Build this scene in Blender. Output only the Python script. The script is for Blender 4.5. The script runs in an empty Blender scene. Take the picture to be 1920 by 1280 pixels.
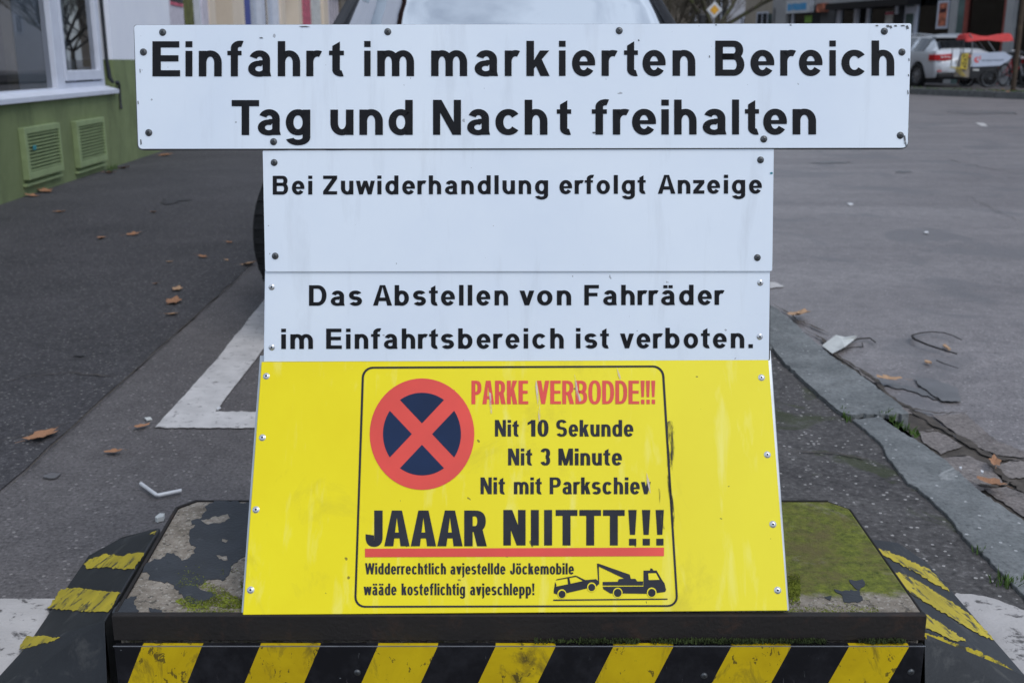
import bpy, bmesh, math, random
from mathutils import Vector, Matrix, noise
from mathutils.geometry import tessellate_polygon
random.seed(7)
sc = bpy.context.scene
COL = sc.collection
R = math.radians

# ------------------------------------------------------------------ camera, sky, sun, exposure
F, H, PITCH = 2000.0, 0.95, R(14.7)
cam_d = bpy.data.cameras.new('camera'); cam = bpy.data.objects.new('camera', cam_d); COL.objects.link(cam)
cam.location = (0, 0, H); cam.rotation_euler = (math.pi/2 - PITCH, 0, 0)
cam_d.sensor_width = 36; cam_d.lens = 36*F/1920; cam_d.clip_end = 2000; cam_d.clip_start = .02
cam_d.dof.use_dof = True; cam_d.dof.focus_distance = 1.6; cam_d.dof.aperture_fstop = 8.5
sc.camera = cam

SUN_EL, SUN_AZ = 52, 140
world = bpy.data.worlds.new('World'); sc.world = world; world.use_nodes = True
wt = world.node_tree; wt.nodes.clear()
sky = wt.nodes.new('ShaderNodeTexSky'); sky.sky_type = 'NISHITA'; sky.sun_disc = False
sky.sun_elevation = R(SUN_EL); sky.sun_rotation = R(SUN_AZ); sky.air_density = 1.0; sky.dust_density = 1.5
wtc = wt.nodes.new('ShaderNodeTexCoord')
wmap = wt.nodes.new('ShaderNodeMapping'); wmap.inputs['Scale'].default_value = (1.0, 1.0, 2.2)
wn = wt.nodes.new('ShaderNodeTexNoise'); wn.inputs['Scale'].default_value = 2.3; wn.inputs['Detail'].default_value = 7; wn.inputs['Roughness'].default_value = .55
wr = wt.nodes.new('ShaderNodeValToRGB'); wr.color_ramp.elements[0].position = .36; wr.color_ramp.elements[1].position = .56
wmx = wt.nodes.new('ShaderNodeMix'); wmx.data_type = 'RGBA'; wmx.inputs[7].default_value = (6.6, 7.7, 9.4, 1)
wb = wt.nodes.new('ShaderNodeBackground'); wb.inputs['Strength'].default_value = .11
wo = wt.nodes.new('ShaderNodeOutputWorld')
L = wt.links.new
L(wtc.outputs['Generated'], wmap.inputs[0]); L(wmap.outputs[0], wn.inputs['Vector']); L(wn.outputs[0], wr.inputs[0])
L(wr.outputs[0], wmx.inputs[0]); L(sky.outputs[0], wmx.inputs[6]); L(wmx.outputs[2], wb.inputs[0]); L(wb.outputs[0], wo.inputs[0])

sun_d = bpy.data.lights.new('sun', 'SUN'); sun_d.energy = 1.1; sun_d.angle = R(25); sun_d.color = (1, .97, .93)
sun = bpy.data.objects.new('sun', sun_d); COL.objects.link(sun)
az = R(SUN_AZ)
sdir = Vector((math.sin(az)*math.cos(R(SUN_EL)), math.cos(az)*math.cos(R(SUN_EL)), math.sin(R(SUN_EL))))
sun.rotation_euler = sdir.to_track_quat('Z', 'Y').to_euler()
vs = sc.view_settings; vs.view_transform = 'Standard'; vs.look = 'None'; vs.exposure = 0.16; vs.gamma = 1
sc.cycles.max_bounces = 8; sc.cycles.use_denoising = True

# ------------------------------------------------------------------ helpers
CAM = Vector((0, 0, H))
FW = Vector((0, math.cos(PITCH), -math.sin(PITCH))); UP = Vector((0, math.sin(PITCH), math.cos(PITCH)))
def ray(x, y): return FW + Vector((1, 0, 0))*((x - 960)/F) - UP*((y - 640)/F)
def gp(x, y, z=0.0):                       # point of height z seen at a pixel of the photograph
    d = ray(x, y); return CAM + d*((z - H)/d.z)
def pp(x, y, P, n):                        # point of a plane
    d = ray(x, y); return CAM + d*((P - CAM).dot(n)/d.dot(n))
def at_y(x, y, Y):
    d = ray(x, y); return CAM + d*(Y/d.y)

class MB:
    def __init__(s): s.v = []; s.f = []
    def add(s, vs, fs):
        k = len(s.v); s.v += [Vector(p) for p in vs]; s.f += [tuple(i + k for i in f) for f in fs]; return s
    def box(s, a, b, T=None):
        (x0, y0, z0), (x1, y1, z1) = a, b
        p = [Vector(c) for c in ((x0,y0,z0),(x1,y0,z0),(x1,y1,z0),(x0,y1,z0),(x0,y0,z1),(x1,y0,z1),(x1,y1,z1),(x0,y1,z1))]
        if T: p = [T @ q for q in p]
        return s.add(p, [(0,3,2,1),(4,5,6,7),(0,1,5,4),(1,2,6,5),(2,3,7,6),(3,0,4,7)])
    def poly(s, pts):                      # flat, maybe concave
        pts = [Vector(p) for p in pts]
        tri = tessellate_polygon([pts]); return s.add(pts, [tuple(t) for t in tri])
    def prism(s, pts, d):                  # outline extruded along d
        pts = [Vector(p) for p in pts]; d = Vector(d); n = len(pts)
        tri = tessellate_polygon([pts])
        return s.add(pts + [p + d for p in pts], [tuple(t) for t in tri] + [tuple(i + n for i in reversed(t)) for t in tri]
                     + [(i, (i+1) % n, (i+1) % n + n, i + n) for i in range(n)])
    def tube(s, pts, r, n=8, cap=True):
        pts = [Vector(p) for p in pts]; rr = r if isinstance(r, (list, tuple)) else [r]*len(pts)
        vs = []; fs = []; ref = None
        for i, p in enumerate(pts):
            t = (pts[min(i+1, len(pts)-1)] - pts[max(i-1, 0)]).normalized()
            if ref is None: ref = t.orthogonal().normalized()
            u = (ref - t*ref.dot(t)).normalized(); ref = u; w = t.cross(u)
            for k in range(n):
                a = 2*math.pi*k/n; vs.append(p + (u*math.cos(a) + w*math.sin(a))*rr[i])
        for i in range(len(pts)-1):
            for k in range(n): fs.append((i*n+k, i*n+(k+1) % n, (i+1)*n+(k+1) % n, (i+1)*n+k))
        if cap: fs += [tuple(reversed(range(n))), tuple(range((len(pts)-1)*n, len(pts)*n))]
        return s.add(vs, fs)
    def lathe(s, prof, T=None, n=24):      # (r, z) about local z
        vs = []; fs = []; m = len(prof)
        for k in range(n):
            a = 2*math.pi*k/n
            for r, z in prof:
                q = Vector((r*math.cos(a), r*math.sin(a), z)); vs.append(T @ q if T else q)
        for k in range(n):
            for j in range(m-1):
                fs.append((k*m+j, ((k+1) % n)*m+j, ((k+1) % n)*m+j+1, k*m+j+1))
        return s.add(vs, fs)
    def strip(s, a, b):
        n = len(a); return s.add(list(a) + list(b), [(i, i+1, n+i+1, n+i) for i in range(n-1)])
    def build(s, name, m, parent=None, o=(0, 0, 0), smooth=None, bevel=0, T=None):
        me = bpy.data.meshes.new(name); o = Vector(o)
        me.from_pydata([(T @ p if T else p) - o for p in s.v], [], s.f); me.update()
        if smooth is not None:
            bm = bmesh.new(); bm.from_mesh(me); bmesh.ops.remove_doubles(bm, verts=bm.verts, dist=1e-5)
            bmesh.ops.recalc_face_normals(bm, faces=bm.faces); bm.to_mesh(me); bm.free()
            for p in me.polygons: p.use_smooth = True
            me.set_sharp_from_angle(angle=R(smooth))
        else:
            bm = bmesh.new(); bm.from_mesh(me); bmesh.ops.recalc_face_normals(bm, faces=bm.faces); bm.normal_update()
            fl_ = list(bm.faces)
            if fl_ and len(fl_) < 3000 and all(f.normal.dot(fl_[0].normal) > .7 or f.calc_area() < 1e-9 for f in fl_) and not T:      # an open flat sheet: face it up / outwards
                w_ = fl_[0].normal
                if abs(w_.z) > .8: bad = w_.z < 0
                else: bad = w_.dot(CAM - s.v[0]) < 0
                if bad: bmesh.ops.reverse_faces(bm, faces=bm.faces)
            bm.to_mesh(me); bm.free()
        me.materials.append(m)
        ob = bpy.data.objects.new(name, me); COL.objects.link(ob)
        if parent: ob.parent = parent
        else: ob.location = o
        if bevel:
            b = ob.modifiers.new('bevel', 'BEVEL'); b.width = bevel; b.segments = 2; b.limit_method = 'ANGLE'
        return ob

def tag(o, label, cat, group=None):
    o['label'] = label; o['category'] = cat
    if group: o['group'] = group
    return o
def thing(name, label, cat, loc=(0, 0, 0), rz=0, group=None):
    o = bpy.data.objects.new(name, None); COL.objects.link(o); o.location = loc; o.rotation_euler = (0, 0, rz)
    o.empty_display_size = .1
    return tag(o, label, cat, group)
def kind(o, k): o['kind'] = k; return o
def copy_tree(o, parent=None):
    c = o.copy(); COL.objects.link(c)
    if parent: c.parent = parent
    for ch in list(o.children): copy_tree(ch, c)
    return c

# ------------------------------------------------------------------ materials
class NT:
    def __init__(s, name):
        s.m = bpy.data.materials.new(name); s.m.use_nodes = True; s.t = s.m.node_tree; s.t.nodes.clear()
        s.p = s.t.nodes.new('ShaderNodeBsdfPrincipled'); s.o = s.t.nodes.new('ShaderNodeOutputMaterial')
        s.t.links.new(s.p.outputs[0], s.o.inputs[0]); s.tc = s.t.nodes.new('ShaderNodeTexCoord'); s.co = s.tc.outputs['Object']
    def l(s, a, b): s.t.links.new(a, b)
    def setin(s, sock, v):
        if hasattr(v, 'is_output') or isinstance(v, bpy.types.NodeSocket): s.l(v, sock)
        elif isinstance(v, (tuple, list)) and len(v) == 3 and sock.type == 'RGBA': sock.default_value = (*v, 1)
        else: sock.default_value = v
    def noise(s, scale, detail=4, rough=.55, dist=0, vec=None, stretch=None):
        n = s.t.nodes.new('ShaderNodeTexNoise'); n.inputs['Scale'].default_value = scale; n.inputs['Detail'].default_value = detail
        n.inputs['Roughness'].default_value = rough; n.inputs['Distortion'].default_value = dist
        v = vec or s.co
        if stretch:
            mp = s.t.nodes.new('ShaderNodeMapping'); mp.inputs['Scale'].default_value = stretch; s.l(v, mp.inputs[0]); v = mp.outputs[0]
        s.l(v, n.inputs['Vector']); return n.outputs[0]
    def voro(s, scale, out='Distance', vec=None):
        n = s.t.nodes.new('ShaderNodeTexVoronoi'); n.inputs['Scale'].default_value = scale; s.l(vec or s.co, n.inputs['Vector']); return n.outputs[out]
    def ramp(s, v, a, b, c0=None, c1=None):
        if c0 is None:
            n = s.t.nodes.new('ShaderNodeMapRange'); n.inputs[1].default_value = a; n.inputs[2].default_value = b; s.l(v, n.inputs[0]); return n.outputs[0]
        n = s.t.nodes.new('ShaderNodeValToRGB'); e = n.color_ramp.elements; e[0].position = a; e[1].position = b
        e[0].color = (*c0, 1); e[1].color = (*c1, 1); s.l(v, n.inputs[0]); return n.outputs[0]
    def mix(s, f, a, b, mode='MIX'):
        n = s.t.nodes.new('ShaderNodeMix'); n.data_type = 'RGBA'; n.blend_type = mode
        s.setin(n.inputs[0], f); s.setin(n.inputs[6], a); s.setin(n.inputs[7], b); return n.outputs[2]
    def math(s, op, a, b=0.0):
        n = s.t.nodes.new('ShaderNodeMath'); n.operation = op; s.setin(n.inputs[0], a); s.setin(n.inputs[1], b); return n.outputs[0]
    def sep(s):
        n = s.t.nodes.new('ShaderNodeSeparateXYZ'); s.l(s.co, n.inputs[0]); return n.outputs
    def bump(s, v, strength=.3, dist=.002):
        n = s.t.nodes.new('ShaderNodeBump'); n.inputs['Strength'].default_value = strength; n.inputs['Distance'].default_value = dist
        s.l(v, n.inputs['Height']); s.l(n.outputs[0], s.p.inputs['Normal']); return s
    def out(s, col, rough=.6, metal=0.0, spec=None):
        s.setin(s.p.inputs['Base Color'], col); s.setin(s.p.inputs['Roughness'], rough); s.p.inputs['Metallic'].default_value = metal
        if spec is not None: s.p.inputs['Specular IOR Level'].default_value = spec
        return s.m

def plain(name, col, rough=.6, metal=0.0, var=.15, scale=12, bump=0, bscale=200, spec=None):
    n = NT(name); a = tuple(c*(1-var) for c in col); b = tuple(min(1, c*(1+var)) for c in col)
    c = n.ramp(n.noise(scale, 5), .3, .7, a, b)
    if bump: n.bump(n.noise(bscale, 3), bump)
    return n.out(c, rough, metal, spec)

def asphalt(name, dark, light, speck, pscale=1.2, rough=.85, grit=230, bump=.6, patch=None, stretch=None, spk=(.12, .05), contrast=.62):
    n = NT(name)
    c = n.ramp(n.noise(pscale, 6, .6, .3, stretch=stretch), .32, .68, dark, light)
    mott = n.noise(17, 5, .7, .2); c = n.mix(n.ramp(mott, .42, .70), c, n.mix(.30, c, (0, 0, 0)))
    fine = n.noise(grit*.45, 3, .72); c = n.mix(n.ramp(fine, .50, .30), c, n.mix(contrast, c, (0, 0, 0)))
    c = n.mix(n.ramp(fine, .56, .74), c, n.mix(contrast*.28, c, (.75, .72, .70)))
    v = n.voro(75, 'Distance'); vc = n.voro(75, 'Color')
    sx = n.t.nodes.new('ShaderNodeSeparateColor'); n.l(vc, sx.inputs[0])
    pick = n.math('GREATER_THAN', sx.outputs[0], 1 - spk[0]); near = n.math('LESS_THAN', v, .28)
    c = n.mix(n.math('MULTIPLY', n.math('MULTIPLY', pick, near), .75), c, speck)
    if patch:
        pm = n.ramp(n.noise(patch[1], 4, .6, .6), patch[2], patch[2] + .06); c = n.mix(n.math('MULTIPLY', pm, patch[3]), c, patch[0])
    n.bump(n.noise(grit*.55, 3, .65), bump, .004)
    return n.out(c, rough)

def white_sign():
    n = NT('white enamel sign'); 
    c = n.ramp(n.noise(3.2, 5, .6, .2), .3, .7, (.735, .80, .885), (.82, .875, .93))
    streak = n.ramp(n.noise(6, 6, .62, .3, stretch=(5, 1, .7)), .56, .8)
    c = n.mix(n.math('MULTIPLY', streak, .27), c, (.40, .42, .45))
    smud = n.ramp(n.noise(2.1, 7, .7, .8), .58, .80); c = n.mix(n.math('MULTIPLY', smud, .5), c, (.45, .46, .49))
    dots = n.math('LESS_THAN', n.noise(90, 2, .5), .235); c = n.mix(n.math('MULTIPLY', dots, .6), c, (.18, .18, .19))
    return n.out(c, .38)
def yellow_sign():
    n = NT('yellow sign plate')
    c = n.ramp(n.noise(2.6, 5, .6, .3), .3, .7, (.80, .64, .002), (.88, .75, .008))
    sx = n.sep()
    pale = n.math('MULTIPLY', n.ramp(sx[0], -.25, .3), .34)
    c = n.mix(pale, c, (.82, .74, .065))
    dirt = n.ramp(n.noise(7, 7, .68, .6, stretch=(1, 1, .5)), .6, .85); c = n.mix(n.math('MULTIPLY', dirt, .7), c, (.42, .33, .03))
    c = n.mix(n.math('MULTIPLY', n.ramp(n.noise(11, 5, .6, .4, stretch=(3.5, 1, .5)), .56, .75), .35), c, (.93, .88, .35))
    dots = n.math('LESS_THAN', n.noise(67, 2, .5), .235); c = n.mix(n.math('MULTIPLY', dots, .8), c, (.14, .11, .02))
    return n.out(c, .5, 0, .3)
def worn(name, col, base, amount=.5, scale=14, rough=.6, spread=.06, var=.12, bump=.2):
    n = NT(name); a = tuple(x*(1-var) for x in col); b = tuple(min(1, x*(1+var)) for x in col)
    c = n.ramp(n.noise(scale*.4, 5), .3, .7, a, b)
    w = n.ramp(n.noise(scale, 8, .7, .4), amount, amount + spread); c = n.mix(w, c, base)
    n.bump(n.noise(160, 3), bump, .002); return n.out(c, rough)
def stripe_board():
    n = NT('black and yellow striped plate'); x, y, z = n.sep()
    t = n.math('ADD', n.math('ADD', x, n.math('MULTIPLY', z, -.43)), 1.4095)
    m = n.math('MODULO', t, .1647); yb = n.math('LESS_THAN', m, .0838)
    ye = n.ramp(n.noise(9, 7, .65, .5), .3, .72, (.48, .32, .003), (.66, .47, .006))
    smear = n.ramp(n.noise(15, 8, .72, 1.0, stretch=(1, 1, .45)), .53, .68); ye = n.mix(n.math('MULTIPLY', smear, .85), ye, (.06, .045, .02)); fine_ = n.math('GREATER_THAN', n.noise(70, 4, .7, .5, stretch=(1, 1, .6)), .615); ye = n.mix(n.math('MULTIPLY', fine_, .75), ye, (.03, .025, .015))
    bl = n.ramp(n.noise(22, 6, .7), .45, .75, (.006, .006, .008), (.022, .022, .026))
    scr = n.math('GREATER_THAN', n.noise(40, 5, .7, .8, stretch=(2.5, 1, .5)), .655); bl = n.mix(n.math('MULTIPLY', scr, .35), bl, (.14, .14, .145)); chips = n.math('LESS_THAN', n.noise(48, 3, .6), .285); bl = n.mix(n.math('MULTIPLY', chips, .6), bl, (.25, .26, .28))
    n.bump(n.noise(60, 4), .1, .001)
    return n.out(n.mix(yb, bl, ye), .45, 0, .3)
def slab_mat():
    n = NT('weathered mossy concrete'); x, y, z = n.sep()
    c = n.ramp(n.noise(28, 8, .72, .2), .3, .72, (.17, .138, .098), (.54, .465, .385))
    c = n.mix(n.math('MULTIPLY', n.math('LESS_THAN', n.noise(85, 4, .7), .42), .75), c, (.085, .075, .06))
    c = n.mix(n.math('MULTIPLY', n.math('GREATER_THAN', n.noise(150, 3, .6), .60), .5), c, (.72, .66, .58))
    bias = n.math('ADD', n.math('MULTIPLY', n.ramp(x, .02, .34), .42), n.math('MULTIPLY', n.ramp(y, -.03, -.20), .22))
    bias = n.math('SUBTRACT', bias, n.math('MULTIPLY', n.math('MULTIPLY', n.ramp(x, .1, .4), n.ramp(y, -.07, -.17)), .95))
    mo = n.math('ADD', n.noise(13, 8, .7, .4), bias)
    mossc = n.ramp(n.noise(60, 8, .8), .34, .68, (.055, .078, .006), (.34, .37, .045))
    mossc = n.mix(n.math('MULTIPLY', n.ramp(n.noise(14, 7, .75), .44, .62), .85), mossc, (.19, .15, .055))
    c = n.mix(n.ramp(mo, .68, .84), c, mossc)
    n.bump(n.noise(110, 6, .75), 1.0, .010); return n.out(c, .95)
def smear(name, col, stretch, scale, a, b):
    n = NT(name); n.setin(n.p.inputs['Alpha'], n.ramp(n.noise(scale, 5, .65, .3, stretch=stretch), a, b)); return n.out(col, .7)
def glass(name, tint=(.75, .85, .83), refl=1.0, ior=1.5):
    m = bpy.data.materials.new(name); m.use_nodes = True; t = m.node_tree; t.nodes.clear()
    o = t.nodes.new('ShaderNodeOutputMaterial'); mx = t.nodes.new('ShaderNodeMixShader')
    tr = t.nodes.new('ShaderNodeBsdfTransparent'); tr.inputs[0].default_value = (*tint, 1)
    gl = t.nodes.new('ShaderNodeBsdfGlossy'); gl.inputs['Roughness'].default_value = .01; gl.inputs[0].default_value = (.95, .97, 1, 1)
    fr = t.nodes.new('ShaderNodeFresnel'); fr.inputs[0].default_value = ior
    mu = t.nodes.new('ShaderNodeMath'); mu.operation = 'MULTIPLY'; mu.inputs[1].default_value = refl; mu.use_clamp = True
    t.links.new(fr.outputs[0], mu.inputs[0]); t.links.new(mu.outputs[0], mx.inputs[0]); t.links.new(tr.outputs[0], mx.inputs[1]); t.links.new(gl.outputs[0], mx.inputs[2])
    t.links.new(mx.outputs[0], o.inputs[0]); return m
def stucco(name, a, b, bump=.35, stain=None):
    n = NT(name); c = n.ramp(n.noise(2.2, 7, .65, .3), .3, .7, a, b)
    if stain: c = n.mix(n.math('MULTIPLY', n.ramp(n.noise(4, 7, .7, .5, stretch=(1, 1, .35)), .50, .72), .75), c, stain)
    n.bump(n.noise(90, 5, .65), bump, .006); return n.out(c, .9)

M = dict(
    white=white_sign(), yellow=yellow_sign(),
    edge=worn('dirty plate edge', (.10, .105, .11), (.4, .42, .44), .58, 40, .5),
    alu=plain('aluminium sheet', (.42, .45, .48), .4, .7, .15, 20),
    black=plain('black lettering film', (.009, .009, .011), .5, 0, .3, 30, spec=.18),
    ink=plain('dark grey print', (.022, .023, .031), .55, 0, .3, 14, spec=.2),
    inkblue=plain('navy print', (.008, .022, .065), .55, 0, .15, 14, spec=.2),
    red=plain('red print', (.72, .060, .040), .5, 0, .10, 8),
    screw=plain('dull screw metal', (.11, .115, .12), .42, .8, .35, 120),
    rivet=plain('bright rivet metal', (.60, .61, .62), .35, .8, .1, 120),
    hole=plain('dark recess', (.01, .01, .01), .8, 0, 0, 5),
    rust=worn('rusty dark steel', (.011, .008, .0065), (.030, .015, .009), .54, 22, .75, .15, .3, .5),
    slab=slab_mat(), board=stripe_board(),
    flake=worn('peeling dark coating', (.030, .034, .040), (.075, .08, .085), .60, 60, .7, .1, .2, .7),
    rubber=worn('black painted rubber', (.018, .020, .023), (.055, .056, .055), .55, 18, .55, .12, .3, .35),
    stripe=worn('worn yellow paint', (.47, .365, .022), (.045, .045, .035), .53, 30, .7, .07, .25, .6),
    steel=plain('galvanised steel', (.30, .31, .33), .5, .6, .25, 25),
    sidewalk=asphalt('dark pavement asphalt', (.040, .038, .042), (.066, .062, .067), (.24, .23, .22), 1.5, .85, spk=(.2, .05)),
    drive=asphalt('driveway asphalt', (.094, .085, .086), (.140, .128, .127), (.28, .26, .25), 1.6, .8, 260, .4),
    patch=asphalt('gritty mossy asphalt', (.058, .053, .053), (.105, .098, .095), (.46, .44, .42), 5, .9, 170, .9, ((.035, .045, .012), 4.5, .56, .7), None, (.16, .05)),
    road=asphalt('grey road asphalt', (.175, .156, .156), (.262, .238, .236), (.42, .40, .39), .9, .5, 280, .45, ((.125, .120, .124), 1.3, .54, .60), (.4, 1.8, 1)),
    ground=asphalt('distant ground', (.12, .11, .11), (.16, .15, .15), (.2, .2, .2), .5),
    kerb=asphalt('blue grey kerb stone', (.125, .134, .134), (.215, .224, .222), (.5, .5, .5), 6, .75, 190, .8, ((.46, .46, .45), 7, .64, .45), None, (.05, .03), .45),
    gutter=asphalt('gutter concrete', (.165, .140, .130), (.235, .205, .190), (.28, .26, .25), 3, .8, 220, .5),
    crack=plain('dirt in cracks', (.070, .058, .048), .95, 0, .4, 30, .6, 90),
    damp=plain('damp asphalt', (.130, .126, .128), .42, 0, .25, 6, .3, 200), dampdark=plain('dark stain', (.040, .038, .041), .8, 0, .25, 6, .3, 200),
    paint=worn('worn white road paint', (.52, .50, .49), (.12, .11, .11), .57, 38, .75, .12, .14, .6),
    paintchip=worn('chipped white road paint', (.44, .415, .40), (.10, .093, .09), .545, 26, .8, .07, .12, .9),
    green=stucco('green plaster', (.135, .172, .072), (.205, .252, .115), .7, (.095, .12, .055)),
    greenmetal=plain('green painted metal', (.255, .325, .16), .55, 0, .12, 10),
    greendark=plain('dark grille gap', (.012, .02, .010), .8),
    whitewall=stucco('white plaster', (.74, .76, .84), (.80, .82, .88), .2),
    frame=plain('white window frame', (.62, .65, .74), .45, 0, .06, 8),
    cream=stucco('cream plaster', (.66, .55, .43), (.74, .63, .51), .2),
    taupe=stucco('taupe plaster', (.27, .23, .18), (.33, .285, .23), .2),
    lilac=plain('lilac grey panel', (.56, .52, .58), .7),
    wood=plain('brown wooden post', (.20, .125, .045), .6, 0, .3, 4),
    dark=plain('dark interior', (.020, .022, .024), .9, 0, .3, 2),
    darkblue=plain('black conduit', (.02, .024, .03), .6),
    shopglass=glass('shop window glass', (.62, .70, .72), 1.7),
    screen=glass('windscreen glass', (.25, .30, .30), 3.0, 2.6),
    carglass=glass('dark car glass', (.10, .12, .12), 1.3, 1.6),
    silver=plain('silver car paint', (.64, .67, .71), .28, .3, .03, 2),
    navy=plain('dark blue grey car paint', (.04, .05, .062), .25, .3, .05, 2),
    trim=plain('black plastic trim', (.012, .012, .014), .5),
    tyre=plain('tyre rubber', (.012, .012, .013), .8, 0, .3, 30),
    rim=plain('alloy rim', (.35, .36, .38), .35, .8, .1, 20),
    darkrim=plain('dark wheel rim', (.10, .105, .11), .4, .6, .2, 20),
    tail=plain('red tail lamp', (.50, .012, .015), .2),
    tailwhite=plain('clear lamp insert', (.75, .70, .72), .2),
    plate=plain('number plate', (.5, .5, .48), .5),
    canopy=plain('red canopy cloth', (.56, .045, .045), .75, 0, .15, 6),
    panelwhite=plain('pale panel', (.50, .55, .66), .5, 0, .06, 5),
    signred=plain('red traffic sign face', (.42, .02, .02), .4),
    signwhite=plain('white traffic sign face', (.62, .64, .66), .4),
    signyellow=plain('amber sign face', (.72, .36, .012), .4),
    signblue=plain('light blue sign face', (.06, .36, .68), .5, 0, .1, 5),
    post=worn('brown rusty post', (.055, .036, .022), (.10, .07, .04), .55, 10, .8),
    bark=worn('mossy bark', (.060, .052, .038), (.085, .105, .028), .50, 6, .9, .15, .3, .8),
    twig=plain('bare twigs', (.10, .085, .06), .9, 0, .35, 3),
    leaf=plain('dry brown leaf', (.33, .165, .085), .8, 0, .35, 25),
    leafpale=plain('pale dry leaf', (.42, .26, .15), .8, 0, .3, 25),
    stick=plain('dark wet twig', (.030, .026, .024), .8, 0, .3, 30),
    straw=plain('white plastic straw', (.62, .62, .63), .5),
    paper=worn('crumpled paper', (.55, .56, .54), (.30, .31, .30), .55, 30, .85, .2, .1, .5),
    moss=plain('moss', (.17, .20, .022), .95, 0, .6, 45), mossshade=plain('shade-darkened moss', (.030, .045, .008), .95, 0, .5, 45),  # second moss colour has the shade under the slab edge painted in
    grass=plain('grass', (.060, .115, .018), .8, 0, .4, 40),
    scuff=smear('black scuff', (.035, .032, .02), (9, 1, 1.2), 26, .46, .64), streak=smear('pale residue', (.66, .55, .46), (6, 1, 1), 30, .38, .58),
    greyfacade=stucco('dark grey facade', (.085, .088, .092), (.115, .118, .122), .15),
    midgrey=stucco('grey facade', (.36, .36, .36), (.44, .44, .435), .15),
    redbrown=plain('reddish interior', (.060, .020, .022), .8, 0, .5, 1.2),  # dull dark red brown, no emission
    tealint=plain('teal interior', (.10, .15, .14), .8, 0, .5, .8),
    redwood=plain('red brown trim', (.30, .08, .06), .6),
    beige=stucco('beige house plaster', (.38, .33, .26), (.46, .40, .32), .2),
    palewall=stucco('pale house plaster', (.46, .45, .47), (.55, .54, .56), .2),
    brownwall=stucco('brown house plaster', (.15, .125, .10), (.20, .17, .135), .2),
    roof=plain('roof tiles', (.10, .05, .04), .8),
    postero=plain('orange poster', (.50, .16, .09), .6, 0, .6, 5),
    blue=plain('blue banner', (.06, .08, .30), .6), pink=plain('pink poster', (.50, .10, .15), .6, 0, .5, 9),
    palepaper=plain('white shop poster', (.62, .62, .60), .6, 0, .3, 6),
    olive=plain('olive shutter', (.105, .11, .022), .7, 0, .5, 8), green2=plain('green notice', (.22, .42, .08), .6),
    yellowpl=plain('yellow strap', (.55, .42, .05), .6), teal=plain('teal folder', (.16, .42, .36), .6),
)

# ------------------------------------------------------------------ the ground
def zr(y): return -.045 + .0040*max(0, y - 3)          # the road climbs gently
def sheet(name, pts, z, m, parent=None):
    mb = MB(); mb.poly([(p[0], p[1], z) for p in pts]); return kind(mb.build(name, m), 'structure')
def rough_px(pts, amp, step=10, seed=0):               # an irregular outline from a few picture points
    out = []; rnd = random.Random(seed)
    for i in range(len(pts)):
        a = Vector(pts[i]); b = Vector(pts[(i+1) % len(pts)]); n = max(1, int((b-a).length/step))
        for k in range(n):
            p = a.lerp(b, k/n); out.append((p.x + rnd.uniform(-amp, amp), p.y + rnd.uniform(-amp, amp)))
    return out
g = MB(); g.add([(-400, -60, -.35), (400, -60, -.35), (400, 600, -.35), (-400, 600, -.35)], [(0, 1, 2, 3)])
kind(g.build('ground', M['ground']), 'structure')
# road: a sheet following the climb
rd = MB(); ys = [-8, 0, 3, 8, 15, 25, 35, 60, 120, 300]
for i in range(len(ys)-1):
    y0, y1 = ys[i], ys[i+1]
    xl = lambda y: .5 - .075*max(0, y - 5)
    rd.add([(xl(y0), y0, zr(y0)), (70, y0, zr(y0)), (70, y1, zr(y1)), (xl(y1), y1, zr(y1))], [(0, 1, 2, 3)])
kind(rd.build('road', M['road']), 'structure')
b0, b1 = gp(0, 925), gp(480, 490); bd = (b1 - b0).normalized()      # seam between pavement and drive
bA = b0 - bd*8; bB = b0 + bd*60
kl0, kl1 = gp(1830, 990), gp(1450, 668); kd = (kl1 - kl0).normalized()
kA = kl0 - kd*8 + Vector((.02, 0, 0)); kB = kl0 + kd*60 + Vector((.03, 0, 0))
dv = MB(); 
dv.prism([(bA.x-.3, bA.y, 0), (kA.x, kA.y, 0), (kB.x, kB.y, 0), (bB.x-.3, bB.y, 0)], (0, 0, -.3)); kind(dv.build('driveway', M['drive']), 'structure')
sheet('sidewalk', [(-9, bA.y), (bA.x, bA.y)] + [tuple((b0 + bd*t + Vector((random.uniform(-.006, .006), 0, 0))).xy) for t in [k*.15 for k in range(-6, 60)]] + [(bB.x, bB.y), (-9, bB.y)], .004, M['sidewalk'])
pr = [(p.x, p.y) for p in (gp(x, y) for x, y in rough_px([(1478, 800), (1452, 690), (1449, 580)], 1.0, 8, 3)[:-12] or [])]
sheet('asphalt_patch', [(.52, 1.2), (kl0.x - kd.x/kd.y*(kl0.y-1.2) + .015, 1.2), (kB.x-.03, kB.y), (.42, kB.y), (.42, 3.2), (.50, 2.2)], .004, M['patch'])
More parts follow.
